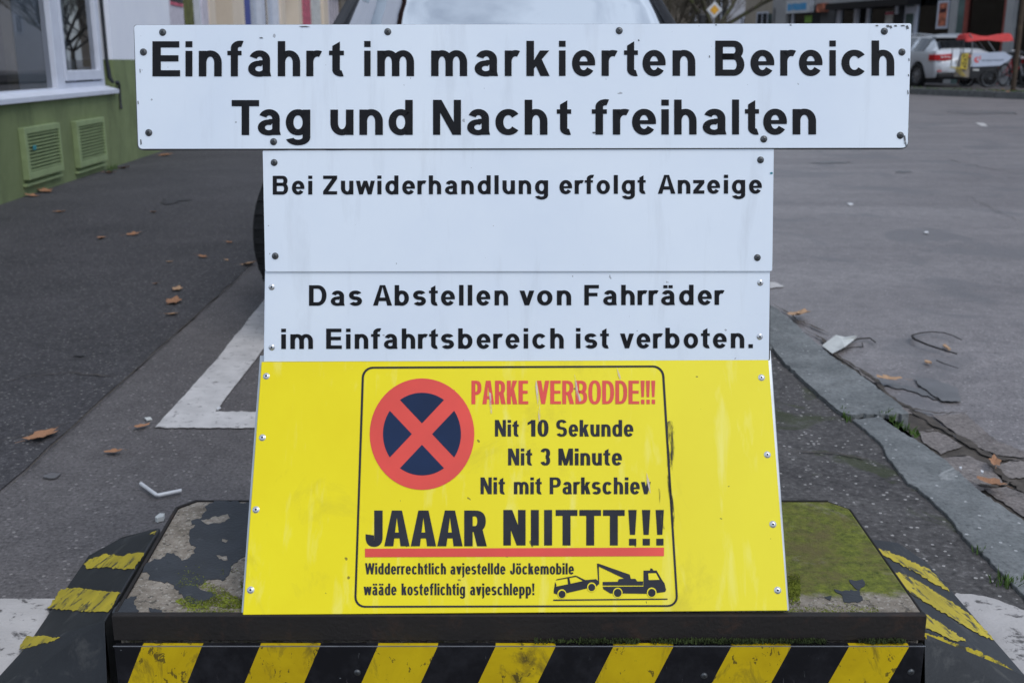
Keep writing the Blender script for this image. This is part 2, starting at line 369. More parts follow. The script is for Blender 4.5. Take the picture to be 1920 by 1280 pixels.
# kerb stones
Z3 = lambda pts: [(1400 + x/3.048, 480 + y/3.048) for x, y in pts]
Z2 = lambda pts: [(1400 + x/3.048, 860 + y/3.048) for x, y in pts]
Z1 = lambda pts: [(x/3.048, 860 + y/3.048) for x, y in pts]
def stone(px, top, seed, far=None, deep=.25):
    P = [gp(x, y, top) for x, y in rough_px(px, 1.5, 6, seed)]
    if far: P = far(P)
    mb = MB(); mb.prism(P, (0, 0, -deep)); return kind(mb.build('kerb', M['kerb'], bevel=.012), 'structure')
stone(Z3([(132, 500), (200, 590), (300, 682), (370, 748), (440, 810), (500, 858), (530, 886), (600, 905), (690, 900), (790, 905), (925, 898), (860, 832), (750, 752), (620, 655), (500, 580), (350, 452), (240, 352), (132, 272)]), .016, 1)
stone(Z3([(600, 930), (690, 1000), (780, 1080), (800, 1140), (860, 1215), (920, 1290)]) + Z2([(960, 150), (1085, 265), (1130, 300), (1250, 450), (1370, 560), (1470, 660), (1620, 820), (1760, 640), (1585, 345), (1330, 180), (1200, 60), (1130, 0)]) + Z3([(1120, 1150), (1000, 1068), (850, 978), (765, 912)]), .012, 2)
e0 = gp(1440, 660, .014); 
for k in range(45):                                     # the row goes on behind the sign
    a = gp(1444, 655, .014) + kd*(.02 + k*1.0); mb = MB()
    mb.prism([a, a + Vector((.185, .0, 0)), a + Vector((.185, 0, 0)) + kd*.98, a + kd*.98], (0, 0, -.25)); kind(mb.build('kerb', M['kerb'], bevel=.008), 'structure')
# gutter strip with its cracks, on the road side of the kerb
gz = lambda y: zr(y) + .004
def flat(name, px, m, dz=.004, amp=1.0, step=9, seed=5, zf=zr, k='structure'):
    P = []
    for x, y in rough_px(px, amp, step, seed):
        p = gp(x, y, -.04)
        for _ in range(3): p = gp(x, y, zf(p.y) + dz)
        P.append(p)
    mb = MB(); mb.poly(P); return kind(mb.build(name, m), k)
flat('gutter_dirt', Z3([(500, 560), (620, 640), (750, 742), (860, 822), (960, 880), (1060, 920), (1150, 1000), (1250, 1075), (1420, 1145), (1600, 1175), (1640, 1560), (1280, 1330), (1080, 1180), (940, 1080), (860, 900), (740, 780), (600, 670), (490, 580)]), M['crack'], .003, 1.6, 7, 11)
for k_, px_ in enumerate((Z3([(985, 1000), (1060, 985), (1140, 1022), (1235, 1085), (1110, 1130), (1010, 1062)]), Z3([(1110, 1150), (1270, 1142), (1330, 1165), (1400, 1195), (1425, 1240), (1470, 1300), (1330, 1345), (1230, 1255)]), Z2([(1408, 42), (1500, 15), (1640, 5), (1640, 105), (1500, 108), (1450, 85)]),
                          Z2([(1352, 172), (1480, 158), (1640, 215), (1680, 400), (1500, 270)]), Z3([(1060, 905), (1250, 900), (1420, 1050), (1600, 1120), (1600, 1150), (1430, 1135), (1300, 1080), (1180, 1000)]), Z3([(640, 650), (700, 672), (755, 715), (740, 728), (660, 680)]), Z3([(880, 862), (940, 868), (950, 900), (900, 905)]))):
    flat('gutter_slab', px_, M['gutter'], .007, 1.3, 6, 60 + k_)
def crack(px, w0, w1, seed, zf=zr, dz=.009, amp=2.2, name='crack', m='crack'):
    rnd = random.Random(seed); pts = []
    for i in range(len(px)-1):
        a, b = Vector(px[i]), Vector(px[i+1]); n = max(2, int((b-a).length/7))
        for k in range(n):
            p = a.lerp(b, k/n); pts.append((p.x + rnd.uniform(-amp, amp), p.y + rnd.uniform(-amp, amp)*.6))
    pts.append(px[-1]); A = []; B = []; n = len(pts)
    for i, (x, y) in enumerate(pts):
        t = i/(n-1); w = (w0 + (w1-w0)*t)*.48*rnd.uniform(.4, 1.5)*min(1, .15 + 5*t, .15 + 5*(1-t))
        p = gp(x, y, -.04)
        for _ in range(3): p = gp(x, y, zf(p.y) + dz)
        q = pts[min(i+1, n-1)]; q0 = pts[max(i-1, 0)]
        d = Vector((q[0]-q0[0], -(q[1]-q0[1])*2.2, 0)).normalized(); o = Vector((-d.y, d.x, 0))*w/2
        A.append(p + o); B.append(p - o)
    mb = MB(); mb.strip(A, B); return kind(mb.build(name, M[m]), 'structure')
crack(Z3([(132, 268), (200, 300), (300, 370), (380, 400), (470, 440)]), .012, .03, 1)
crack(Z3([(330, 420), (430, 470), (520, 570), (620, 630), (720, 690), (800, 780), (880, 835)]), .03, .03, 2)
crack(Z3([(880, 835), (950, 870), (1050, 890), (1150, 898), (1265, 885)]), .03, .012, 3)
crack(Z3([(930, 880), (1040, 935), (1150, 1000), (1260, 1060), (1330, 1110), (1420, 1150), (1600, 1165)]), .05, .05, 4)
crack(Z3([(1100, 1140), (1200, 1135), (1280, 1130)]), .02, .02, 5)
crack(Z2([(1360, 0), (1420, 45), (1480, 110), (1560, 150), (1600, 200)]), .03, .06, 6)
crack(Z2([(1320, 150), (1420, 155), (1520, 130)]), .03, .03, 7)
crack([(1758, 293), (1800, 303), (1850, 314), (1920, 325)], .03, .03, 8)
crack([(1800, 360), (1850, 385), (1920, 418)], .012, .012, 9)
crack(Z3([(980, 990), (1060, 1000), (1100, 990)]), .012, .02, 10)
zs = lambda y: .004
crack([(0, 716), (60, 704), (130, 698), (222, 706)], .008, .012, 21, zs, .004)
crack([(0, 826), (60, 812), (130, 790)], .007, .010, 22, zs, .004)
crack([(445, 553), (495, 551)], .006, .008, 23, lambda y: 0, .004)
crack([(1478, 845), (1560, 848), (1640, 862)], .010, .014, 24, zs, .004)
crack([(5, 925), (100, 833), (200, 742), (300, 651), (400, 562), (480, 492)], .010, .010, 25, lambda y: .004, .004, 1.0)
flat('damp_patch', [(1580, 545+160), (1610, 702), (1650, 708), (1690, 720), (1800, 745), (1790, 752), (1750, 748), (1720, 735)], M['damp'], .004, 2, 9, 31)
flat('damp_patch', Z3([(960, 690), (1060, 700), (1150, 730), (1210, 760), (1225, 825), (1130, 830), (1060, 790), (990, 740)]), M['damp'], .008, 1.5, 6, 32)
for k, (x, y, w, h) in enumerate([(1690, 322, 20, 2), (1850, 212, 80, 3), (1560, 305, 60, 2.5), (330, 374, 34, 4), (318, 380, 20, 3), (150, 665, 14, 3)]):
    zf = zr if x > 900 else zs
    flat('damp_patch', [(x + w*math.cos(a)*random.uniform(.5, 1.15), y + h*math.sin(a)*random.uniform(.5, 1.2)) for a in [i*.45 for i in range(14)]], M['damp' if x > 900 else 'dampdark'], .004 + k*.0002, .8, 6, 40 + k, zf)
# white road marking: a corner and its cross bar, and the line under the base
flat('road_marking', [(290, 801), (400, 680), (497, 560), (620, 415), (640, 420), (497, 650), (404, 771), (1200, 774), (1200, 806)], M['paint'], .004, .8, 8, 50, lambda y: 0)
wl = MB(); wl.poly([(-4, 1.36, .005), (-4, 1.76, .005), (-.3, 1.76, .005), (-.3, 1.36, .005)]); kind(wl.build('road_marking', M['paintchip']), 'structure')
flat('road_marking', Z2([(1195, 768), (1300, 775), (1420, 800), (1520, 835), (1640, 890), (2000, 1500), (1400, 1500), (900, 1100)]), M['paintchip'], .004, 1.5, 8, 52, lambda y: .004)
flat('road_marking', [(1440, 528), (1455, 529), (1470, 537), (1440, 541)], M['paint'], .005, .6, 6, 53)
flat('road_marking', [(1828, 230), (1845, 231), (1852, 237), (1840, 236)], M['paint'], .005, .3, 6, 54)
# far side of the crossing
kq = [gp(1710, 177, .066), gp(1920, 186, .06)]; fd = (kq[0] - kq[1]).normalized(); fn = Vector((fd.y, -fd.x, 0))
fA = kq[1] - fd*25; fB = kq[1] + fd*70
FZ = .22
mb = MB(); mb.prism([(fA + fn*.15).xy.to_3d() + Vector((0, 0, FZ)), (fB + fn*.15).xy.to_3d() + Vector((0, 0, FZ)), (fB + fn*14).xy.to_3d() + Vector((0, 0, FZ)), (fA + fn*14).xy.to_3d() + Vector((0, 0, FZ))], (0, 0, -.4))
kind(mb.build('far_sidewalk', M['drive']), 'structure')
mb = MB()
for k in range(90):
    a = fA + fd*(k*1.0); b = fA + fd*(k*1.0 + .985); q = [a, b, b + fn*.15, a + fn*.15]
    if abs(k - 22) < 1: continue
    mb.prism([Vector((p.x, p.y, FZ - .002 + .006*math.sin(k*7))) for p in q], (0, 0, -.4))
kind(mb.build('far_kerb', M['kerb']), 'structure')

# ------------------------------------------------------------------ lettering
def glyph(ch, c, s, h, X=.725, e=2.08):
    P = []; o = .012
    def rect(x0, y0, x1, y1): P.append([(x0, y0), (x1, y0), (x1, y1), (x0, y1)])
    def pl(*p): P.append(list(p))
    def arc(cx, cy, rx, ry, a0, a1, sx=None, sy=None):
        sx = s if sx is None else sx; sy = h if sy is None else sy; n = max(4, int(abs(a1-a0)/9)); f = lambda v: math.copysign(abs(v)**(2/e), v)
        q = []
        for i in range(n+1):
            a = R(a0 + (a1-a0)*i/n); ca, sa = f(math.cos(a)), f(math.sin(a))
            q.append(((cx + rx*ca, cy + ry*sa), (cx + (rx-sx)*ca, cy + (ry-sy)*sa)))
        for i in range(n): P.append([q[i][0], q[i+1][0], q[i+1][1], q[i][1]])
    def arch(x0, w, base=0):
        ry = .36; cy = X + o - ry; arc(x0 + w/2, cy, w/2, ry, -1, 170); rect(x0 + w - s, base, x0 + w, cy)
    def bowl(x0, y0, y1, xr, rx):
        cx = xr - rx; rect(x0, y1-h, cx, y1); rect(x0, y0, cx, y0+h); arc(cx, (y0+y1)/2, rx, (y1-y0)/2, -90, 90)
    def dots(w):
        d = s*.92
        for x in (w*.5 - d*1.12, w*.5 + d*.12): rect(x, .83, x + d, .83 + .15)
    if ch in 'äö': w = glyph({'ä': 'a', 'ö': 'o'}[ch], c, s, h, X, e); P += w[0]; dots(w[1]); return P, w[1]
    if ch == 'i': rect(0, 0, s, X); rect(0, .83, s, 1); return P, s
    if ch == 'l': rect(0, 0, s, 1); return P, s
    if ch == 'j':
        rect(0, -.08, s, X); rect(0, .83, s, 1); arc(s - .17, -.08, .17, .2, 265, 360, min(s, .16)); return P, s
    if ch == 'n': w = .655*c; rect(0, 0, s, X); arch(0, w); return P, w
    if ch == 'h': w = .65*c; rect(0, 0, s, 1); arch(0, w); return P, w
    if ch == 'm':
        w = 1.05*c; w1 = (w + s)/2; rect(0, 0, s, X); arch(0, w1); arch(w1 - s, w1); return P, w
    if ch == 'r': rect(0, 0, s, X); rx = .32*c + .02; arc(rx, X + o - .34, rx, .34, 66, 172); return P, rx*1.38
    if ch == 'u':
        w = .655*c; ry = .36; arc(w/2, ry - o, w/2, ry, 179, 361); rect(0, ry - o, s, X); rect(w-s, 0, w, X); return P, w
    if ch == 'o': w = .70*c; arc(w/2, X/2, w/2, X/2 + o, 0, 360); return P, w
    if ch == 'c': w = .70*c; arc(w/2, X/2, w/2, X/2 + o, 38, 322); return P, w*.95
    if ch == 'e':
        w = .67*c; arc(w/2, X/2, w/2, X/2 + o, -8, 326); rect(s*.6, X/2 - .062, w - s*.3, X/2 + .05); rect(w - s*.9, X/2 - .062, w - .003, X/2 + .01); return P, w
    if ch in 'bdpgq':
        w = .69*c
        arc(w/2, X/2, w/2, X/2 + o, 0, 360)
        if ch == 'b': rect(0, 0, s, 1)
        if ch == 'd': rect(w-s, 0, w, 1)
        if ch == 'p': rect(0, -.28, s, X)
        if ch == 'g': rect(w-s, -.07, w, X); arc(w/2, -.06, w/2, .235, 195, 360, None, h*.92)
        return P, w
    if ch == 'a':
        w = .66*c; q = w - .03
        rect(q-s, 0, q, .46); pl((q-s, .12), (q, .12), (w, 0), (q-s+.03, 0))
        arc(q/2 + .012, X + o - .28, q/2 - .012, .28, -8, 158); arc(q/2, .215, q/2, .228, 60, 360, s*.95, h*.86); rect(q*.5, .34, q-s*.5, .34+h*.66); return P, w
    if ch == 's':
        w = .62*c; r = (X + 2*o + h)/4; arc(w/2, X + o - r, w/2, r, 28, 270); arc(w/2, r - o, w/2, r, -152, 90); return P, w
    if ch == 't':
        x0 = .095*c; pl((x0, .16), (x0+s, .16), (x0+s, .985), (x0, .86)); rect(0, X-.128, x0 + s + .115*c, X)
        rx = .12*c + s*.62; arc(x0 + rx, .19, rx, .20, 180, 285); return P, x0 + s + .125*c
    if ch == 'f':
        x0 = .105*c; rect(x0, 0, x0+s, .80); rect(0, X-.128, x0 + s + .11*c, X); rx = .16*c + s*.62; arc(x0 + rx, .795, rx, .22, 72, 180); return P, x0 + rx*1.32
    if ch == 'k':
        w = .66*c; rect(0, 0, s, 1); pl((s-.01, .20), (w-.01, X), (w - s*1.28, X), (s-.01, .43)); a = s + .09*c
        pl((a - s*.28, .34), (w - s*1.2, 0), (w, 0), (a + s*.55, .50)); return P, w
    if ch == 'v':
        w = .68*c; pl((0, X), (s*1.05, X), (w/2 + s*.48, 0), (w/2 - s*.48, 0)); pl((w - s*1.05, X), (w, X), (w/2 + s*.48, 0), (w/2 - s*.48, 0)); return P, w
    if ch == 'w' or ch == 'W':
        w = (1.0 if ch == 'w' else 1.22)*c; T = X if ch == 'w' else 1; k = s*.46; q = w*.27
        pl((0, T), (s, T), (q + k, 0), (q - k, 0)); pl((w/2 - k, T), (w/2 + k, T), (q + k, 0), (q - k, 0))
        pl((w/2 - k, T), (w/2 + k, T), (w-q + k, 0), (w-q - k, 0)); pl((w-s, T), (w, T), (w-q + k, 0), (w-q - k, 0)); return P, w
    if ch in 'zZ':
        w = (.58 if ch == 'z' else .74)*c; T = X if ch == 'z' else 1; rect(0, 0, w, h); rect(0, T-h, w, T); pl((0, h), (s*1.25, h), (w, T-h), (w - s*1.25, T-h)); return P, w
    if ch == 'A':
        w = .92*c; pl((0, 0), (s*1.08, 0), (w/2 + s*.10, 1), (w/2 - s*.60, 1)); pl((w, 0), (w - s*1.08, 0), (w/2 - s*.10, 1), (w/2 + s*.60, 1)); rect(w*.25, .22, w*.75, .22+h); return P, w
    if ch == 'V':
        w = .86*c; pl((0, 1), (s*1.1, 1), (w/2 + s*.5, 0), (w/2 - s*.5, 0)); pl((w - s*1.1, 1), (w, 1), (w/2 + s*.5, 0), (w/2 - s*.5, 0)); return P, w
    if ch == 'B': w = .82*c; rect(0, 0, s, 1); bowl(s*.9, .46, 1, w*.96, .27); bowl(s*.9, 0, .46+h, w, .30); return P, w
    if ch == 'D': w = .83*c; rect(0, 0, s, 1); bowl(s*.9, 0, 1, w, min(.42, w - s - .02)); return P, w
    if ch in 'PR':
        w = .78*c; rect(0, 0, s, 1); bowl(s*.9, .40, 1, w, min(.30, w - s - .01))
        if ch == 'R': pl((w*.42, .44), (w*.42 + s*1.1, .47), (w + .03, 0), (w + .03 - s*1.15, 0)); w += .03
        return P, w
    if ch == 'E': w = .76*c; rect(0, 0, s*1.07, 1); rect(s*.9, 0, w, h); rect(s*.9, .5-h*.42, w*.94, .5+h*.58); rect(s*.9, 1-h, w*.97, 1); return P, w
    if ch == 'F': w = .70*c; rect(0, 0, s, 1); rect(s*.9, .44, w*.9, .44+h); rect(s*.9, 1-h, w, 1); return P, w
    if ch == 'T': w = .78*c; rect(w/2-s/2, 0, w/2+s/2, 1-h*.5); rect(0, 1-h, w, 1); return P, w
    if ch == 'I': rect(0, 0, s, 1); return P, s
    if ch == 'N': w = .80*c; rect(0, 0, s*.95, 1); rect(w-s*.95, 0, w, 1); pl((0, 1), (s*1.12, 1), (w, 0), (w-s*1.12, 0)); return P, w
    if ch == 'M':
        w = .98*c; rect(0, 0, s*.95, 1); rect(w-s*.95, 0, w, 1); pl((0, 1), (s*1.2, 1), (w/2+s*.45, 0), (w/2-s*.45, 0)); pl((w, 1), (w-s*1.2, 1), (w/2-s*.45, 0), (w/2+s*.45, 0)); return P, w
    if ch == 'K':
        w = .82*c; rect(0, 0, s, 1); pl((s-.01, .28), (w-.01, 1), (w-s*1.25, 1), (s-.01, .55)); pl((s+.02, .42), (w-s*1.15, 0), (w, 0), (s+.04+s*.6, .64)); return P, w
    if ch == 'O': w = .88*c; arc(w/2, .5, w/2, .5+o, 0, 360); return P, w
    if ch == 'S': w = .76*c; r = (1 + 2*o + h)/4; arc(w/2, 1 + o - r, w/2, r, 25, 270); arc(w/2, r - o, w/2, r, -155, 90); return P, w
    if ch == 'J': w = .62*c; rect(w-s, .28, w, 1); arc(w/2, .28, w/2, .295, 172, 360); return P, w
    if ch == '1': w = .42*c + .03; rect(w-s, 0, w, 1); pl((0, .68), (w-s+.01, .80), (w-s+.01, 1), (w-s*.8, 1), (0, .84)); return P, w
    if ch == '0': w = .64*c; arc(w/2, .5, w/2, .5+o, 0, 360); return P, w
    if ch == '3': w = .62*c; r = (1 + 2*o + h*.95)/4; arc(w/2, 1 + o - r, w/2, r, -85, 165); arc(w/2, r - o, w/2, r, -165, 85); return P, w
    if ch == '!': pl((0, 1), (s*1.05, 1), (s*.85, .30), (s*.2, .30)); rect(.02, 0, s, .19); return P, s*1.05
    if ch == '.': rect(0, 0, s, .19); return P, s
    raise KeyError(ch)
GAP = {'T': .05, 'A': .04, 'v': .045, 'w': .05, 'W': .03, 'r': .05, 'f': .05, 't': .07, 'k': .07, 'z': .08, 'V': .03}

class Plane:
    def __init__(s, P, up): s.P = Vector(P); s.u = Vector((1, 0, 0)); s.v = Vector(up).normalized(); s.n = s.u.cross(s.v)   # n faces the camera
    def at(s, x, y, dz=0): return pp(x, y, s.P, s.n) + s.n*dz
def put_glyphs(mb, pl, items):            # items: (polys in picture space)
    for k, poly in enumerate(items):
        mb.add([pl.at(x, y, .0006 + (k % 7)*.00003) for x, y in poly], [tuple(range(len(poly)))])
def word(txt, x0, x1, base, cap, c=1.0, s=.216, h=.176, gap=.105, e=2.08, slope=0.0, boxes=None):
    """letters of one word stretched between x0 and x1; base and cap are picture rows at x0"""
    out = []
    if boxes:
        for ch, (a, b) in zip(txt, boxes):
            P, w = glyph(ch, c, s, h, e=e); lo = min(q[0] for p in P for q in p); hi = max(q[0] for p in P for q in p); k = (b-a)/(hi-lo)
            for p in P: out.append([(a + (x-lo)*k, base + slope*a - y*(base-cap)) for x, y in p])
        return out
    x = 0; gl = []
    for i, ch in enumerate(txt):
        P, w = glyph(ch, c, s, h, e=e)
        if i: x += (GAP.get(txt[i-1], gap) + GAP.get(ch, gap))/2 * (gap/.105)**.5
        gl.append((P, x)); x += w
    k = (x1-x0)/x
    for P, q in gl:
        for p in P: out.append([(x0 + (a+q)*k, base + slope*(a+q)*k - b*(base-cap)) for a, b in p])
    return out

# ------------------------------------------------------------------ the sign
LEAN = R(10)
w_up = Vector((0, math.sin(LEAN), math.cos(LEAN)))
piv = at_y(967, 676, 1.545)
Pw = Plane(piv, w_up)
yb_px, yt_px = 1147, 677
zP = .20                                   # top of the ballast block
y_bot = gp(966, yb_px, zP + .004); y_top = piv - Pw.n*(-.0) + Vector((0, -.001, 0))
Py = Plane(y_bot, (y_top - y_bot))
sign = thing('warning_sign', 'white and yellow no parking sign boards bolted together above the mossy striped base', 'sign', (0, y_bot.y, zP))
SO = sign.location
def quad_panel(name, px, plane, thick, m, parent, r=0, dz=0, bev=.0012):
    c = [plane.at(x, y, dz) for x, y in px]
    if r:
        q = []
        for i in range(4):
            a, b, d = c[i], c[i-1], c[(i+1) % 4]; ra = r if not isinstance(r, (list, tuple)) else r[i]
            if ra == 0: q.append(a); continue
            u, v = (b-a).normalized(), (d-a).normalized()
            for k in range(6):
                t = k/5; q.append(a + u*ra*(1-t)**2 + v*ra*t**2)
        c = q
    mb = MB(); mb.prism([p - plane.n*thick for p in c], plane.n*thick)
    return mb.build(name, m, parent, SO, bevel=bev), c
def fasteners(parent, plane, pts, r, name, dz=0, rv=False):
    for x, y in pts:
        o = plane.at(x, y, dz); T = Matrix.Translation(o) @ Matrix((( plane.u.x, plane.v.x, plane.n.x, 0), (plane.u.y, plane.v.y, plane.n.y, 0), (plane.u.z, plane.v.z, plane.n.z, 0), (0, 0, 0, 1))) @ Matrix.Rotation(random.uniform(0, 3), 4, 'Z')
        mb = MB(); k = .45 if rv else .55
        mb.lathe([(r*1.12, 0), (r*1.1, r*.12), (r*.98, r*.16), (r*.9, r*k*.6), (r*.62, r*k*.9), (r*.25, r*k), (0, r*k)], T, 16)
        ob = mb.build(name, M['rivet' if rv else 'screw'], parent, SO, smooth=45)
        hb = MB()
        if rv: hb.lathe([(r*.34, r*k*.98), (r*.3, r*k*1.08), (0, r*k*1.08)], T, 10)
        else:
            for a in (0, math.pi/2): hb.box((-r*.5, -r*.10, r*k*.6), (r*.5, r*.10, r*k*1.03 + a*.00002), T @ Matrix.Rotation(a, 4, 'Z'))
        hb.build('recess', M['hole'], ob, SO)
# top panel, thick, a real edge all round
TH = .0035
top, _ = quad_panel('sign_panel', [(262, 280), (254, 49), (1706, 46), (1699, 278)], Pw, TH, M['white'], sign, [.007, .005, .003, .009], .006)
top['label'] = 'widest white panel at the top reading Einfahrt im markierten Bereich'
ed, _ = quad_panel('edge_backing', [(259, 281.5), (251.5, 47.5), (1707.5, 44.8), (1701.5, 279.5)], Pw, .010, M['edge'], top, [.007, .005, .003, .009], .0024)
Pt = Plane(Pw.P + Pw.n*.006, w_up)
mid, _ = quad_panel('sign_panel', [(498, 509), (493.5, 283), (1450, 280), (1447, 508)], Pw, .003, M['white'], sign, [.004, .002, .001, .003], .003)
mid['label'] = 'white middle panel reading Bei Zuwiderhandlung erfolgt Anzeige'
P2 = Plane(Pw.P + Pw.n*.003, w_up)
low, _ = quad_panel('sign_panel', [(494, 678), (496.5, 507), (1444, 506), (1442, 675)], Pw, .003, M['white'], sign, 0, 0)
low['label'] = 'white lower panel reading Das Abstellen von Fahrräder'
yel, _ = quad_panel('sign_panel', [(455, 1152), (490, 678), (1441, 674.5), (1477, 1144)], Py, .003, M['yellow'], sign, 0, 0)
yel['label'] = 'yellow bottom panel reading Parke verbodde with a no stopping symbol'
bk, _ = quad_panel('backing_sheet', [(450, 1152), (485.5, 664), (1447, 654), (1482, 1144)], Py, .004, M['alu'], sign, 0, -.0055)
bk2, _ = quad_panel('backing_board', [(497, 690), (497, 290), (1446, 288), (1445.5, 690)], Pw, .010, M['rust'], sign, 0, -.0050)
for x in (620, 1310):
    fr = MB()
    a, b = Pw.at(x, 90, -.035), Pw.at(x, 690, -.035); fr.tube([a, b], .014, 6)
    c = Py.at(x, 700, -.03); d = Py.at(x, 1140, -.03); fr.tube([c, d], .014, 6)
    fr.tube([Pw.at(x, 560, -.04), Vector((a.x, y_bot.y + .36, zP + .01))], .012, 6)
    fr.build('support_frame', M['steel'], sign, SO)

# --- lettering of the white panels
def letters(name, groups, plane, m, parent, dz=0):
    mb = MB()
    for gset in groups: put_glyphs(mb, plane, gset)
    return mb.build(name, m, parent, SO)
def bx(*a): return [(a[i], a[i+1]) for i in range(0, len(a), 2)]
sl = -.0011
l1 = word('Einfahrtimmarkierten' + 'Bereich', 0, 0, 144.0, 78.2, slope=sl, boxes=bx(286, 338, 348, 361, 373, 416, 426.5, 457, 465.5, 508.6, 521, 563, 574.5, 604, 617, 645, 683, 695, 707.5, 776.5, 808.5, 876, 890, 934, 946.5, 975, 987, 1030.5, 1048, 1060.5, 1072.5, 1116, 1128, 1158, 1170, 1196, 1204.6, 1248, 1261, 1303.6, 1341, 1395.5, 1407, 1451.7, 1462.8, 1492.5, 1498, 1542, 1555, 1567, 1577.6, 1621, 1634, 1676.5))
l2 = word('TagundNachtfreihalten', 0, 0, 254.0, 188.5, slope=sl, boxes=bx(434.6, 486, 483.6, 526.7, 536, 582, 619.6, 663, 674, 718, 728.7, 774, 812, 864.4, 876, 919, 929, 972, 983.8, 1026.5, 1044, 1071, 1109.6, 1142, 1149, 1180, 1185, 1230, 1240, 1254, 1264, 1306, 1317.5, 1362, 1372.5, 1385.6, 1396.7, 1423, 1431, 1475.4, 1486, 1530))
letters('lettering', [l1, l2], Pt, M['black'], top)
g3 = dict(c=1.02, s=.222, h=.172, gap=.165)
l3 = [word(t, a, b, 365 + sl*2*(a-511), 329.7 + sl*2*(a-511), slope=sl*2, **g3) for t, a, b in (('Bei', 511.6, 585.7), ('Zuwiderhandlung', 606, 1027.7), ('erfolgt', 1049, 1211), ('Anzeige', 1233.4, 1428.4))]
letters('lettering', l3, P2, M['black'], mid)
l4 = [word(t, a, b, 573 - .002*(a-579), 534.6 - .001*(a-579), slope=-.002, **g3) for t, a, b in (('Das', 579.5, 679), ('Abstellen', 699.5, 952.7), ('von', 974, 1071), ('Fahrräder', 1095.6, 1358))]
l5 = [word(t, a, b, 654 - .002*(a-527), 616 - .0024*(a-527), slope=-.002, **g3) for t, a, b in (('im', 527.5, 587), ('Einfahrtsbereich', 611.7, 1057), ('ist', 1080, 1142), ('verboten.', 1162.5, 1411.6))]
letters('lettering', l4 + l5, Pw, M['black'], low)
fasteners(top, Pt, [(305, 61), (727, 60), (1161, 58), (1658, 59), (269, 98), (1691, 98), (279, 249), (513, 266), (1432, 261), (1688, 254)], .0047, 'screw')
fasteners(mid, P2, [(514, 305), (1426, 300), (516, 480), (1420, 483)], .0046, 'screw')
fasteners(low, Pw, [(509.5, 538), (1425.5, 530), (509.5, 651), (1424.5, 631)], .0042, 'rivet', rv=True)
fasteners(yel, Py, [(499.4, 705), (492, 820), (480, 955), (470, 1105.5), (1427.7, 707.7), (1438.7, 852), (1449, 982.4), (1458, 1106)], .0046, 'rivet', rv=True)
# --- yellow panel print
cd = dict(c=.56, s=.185, h=.135, gap=.07, e=2.7)
red = [word('PARKE', 884, 990.5, 757.5, 713.5, c=.56, s=.172, h=.125, gap=.065, e=2.5), word('VERBODDE!!!', 1007, 1228.5, 757.3, 713.5, c=.60, s=.16, h=.12, gap=.07, e=2.5)]
letters('lettering', red, Py, M['red'], yel)['label'] = 'red line of condensed capitals'
dk = []
for t, a, b, y0, y1 in (('Nit', 928, 973, 818, 787), ('10', 989.3, 1028.4, 818, 787), ('Sekunde', 1043, 1187.4, 818, 787), ('Nit', 952.7, 998, 872, 840.5), ('3', 1013.5, 1031.5, 872, 840.5), ('Minute', 1047, 1166, 872, 840.5),
                        ('Nit', 901, 947, 926, 894.5), ('mit', 963.6, 1016, 926, 894.5), ('Parkschiev', 1030.7, 1220, 926, 894.5)):
    dk.append(word(t, a, b, y0, y1, c=.84, s=.208, h=.15, gap=.105, e=2.35))
dk.append(word('JAAAR', 685.5, 912.8, 1023.5, 956.5, c=.77, s=.235, h=.165, gap=.07, e=2.4)); dk.append(word('NIITTT!!!', 943.8, 1244.8, 1022, 955.5, c=.80, s=.228, h=.165, gap=.135, e=2.4))
letters('lettering', dk, Py, M['ink'], yel)
sm = []
for t, a, b, y0, y1 in (('Widderrechtlich', 684.5, 836.3, 1076, 1055), ('avjestellde', 844.7, 947.7, 1076, 1055), ('Jöckemobile', 956.4, 1076, 1076, 1055), ('wääde', 682, 743.6, 1115, 1093), ('kosteflichtig', 753, 872, 1115, 1093), ('avjeschlepp!', 881.5, 1002, 1115, 1093)):
    sm.append(word(t, a, b, y0, y1, c=.73, s=.195, h=.135, gap=.095, e=2.3))
letters('lettering', sm, Py, M['ink'], yel)
def eachpx(name, polys, plane, m, parent, dz):
    for p in polys: flatpx(name, [p], plane, m, parent, dz)
def flatpx(name, polys, plane, m, parent, dz):
    mb = MB()
    for k, p in enumerate(polys): mb.poly([plane.at(x, y, dz + k*.00004) for x, y in p])
    return mb.build(name, m, parent, SO)
flatpx('underline', [[(684.5, 1044), (684.5, 1028), (1244.8, 1026), (1244.8, 1042)]], Py, M['red'], yel, .0007)
# border
def rr(c, rad, n=7):
    out = []
    for i in range(4):
        a, b, d = Vector(c[i]), Vector(c[i-1]), Vector(c[(i+1) % 4]); u, v = (b-a).normalized(), (d-a).normalized()
        for k in range(n):
            t = k/(n-1); ang = t*math.pi/2; q = a + u*rad*(1 - math.sin(ang)) + v*rad*(1 - math.cos(ang)); out.append((q.x, q.y))
    return out
oc = rr([(664, 1138.5), (679, 687.5), (1244.5, 685), (1272, 1137)], 20); ic = rr([(668, 1135), (683, 691), (1240.5, 688.5), (1268, 1133.5)], 17)
mb = MB(); A = [Py.at(x, y, .0007) for x, y in oc]; B = [Py.at(x, y, .0007) for x, y in ic]; mb.strip(A + A[:1], B + B[:1]); mb.build('border_line', M['ink'], yel, SO)
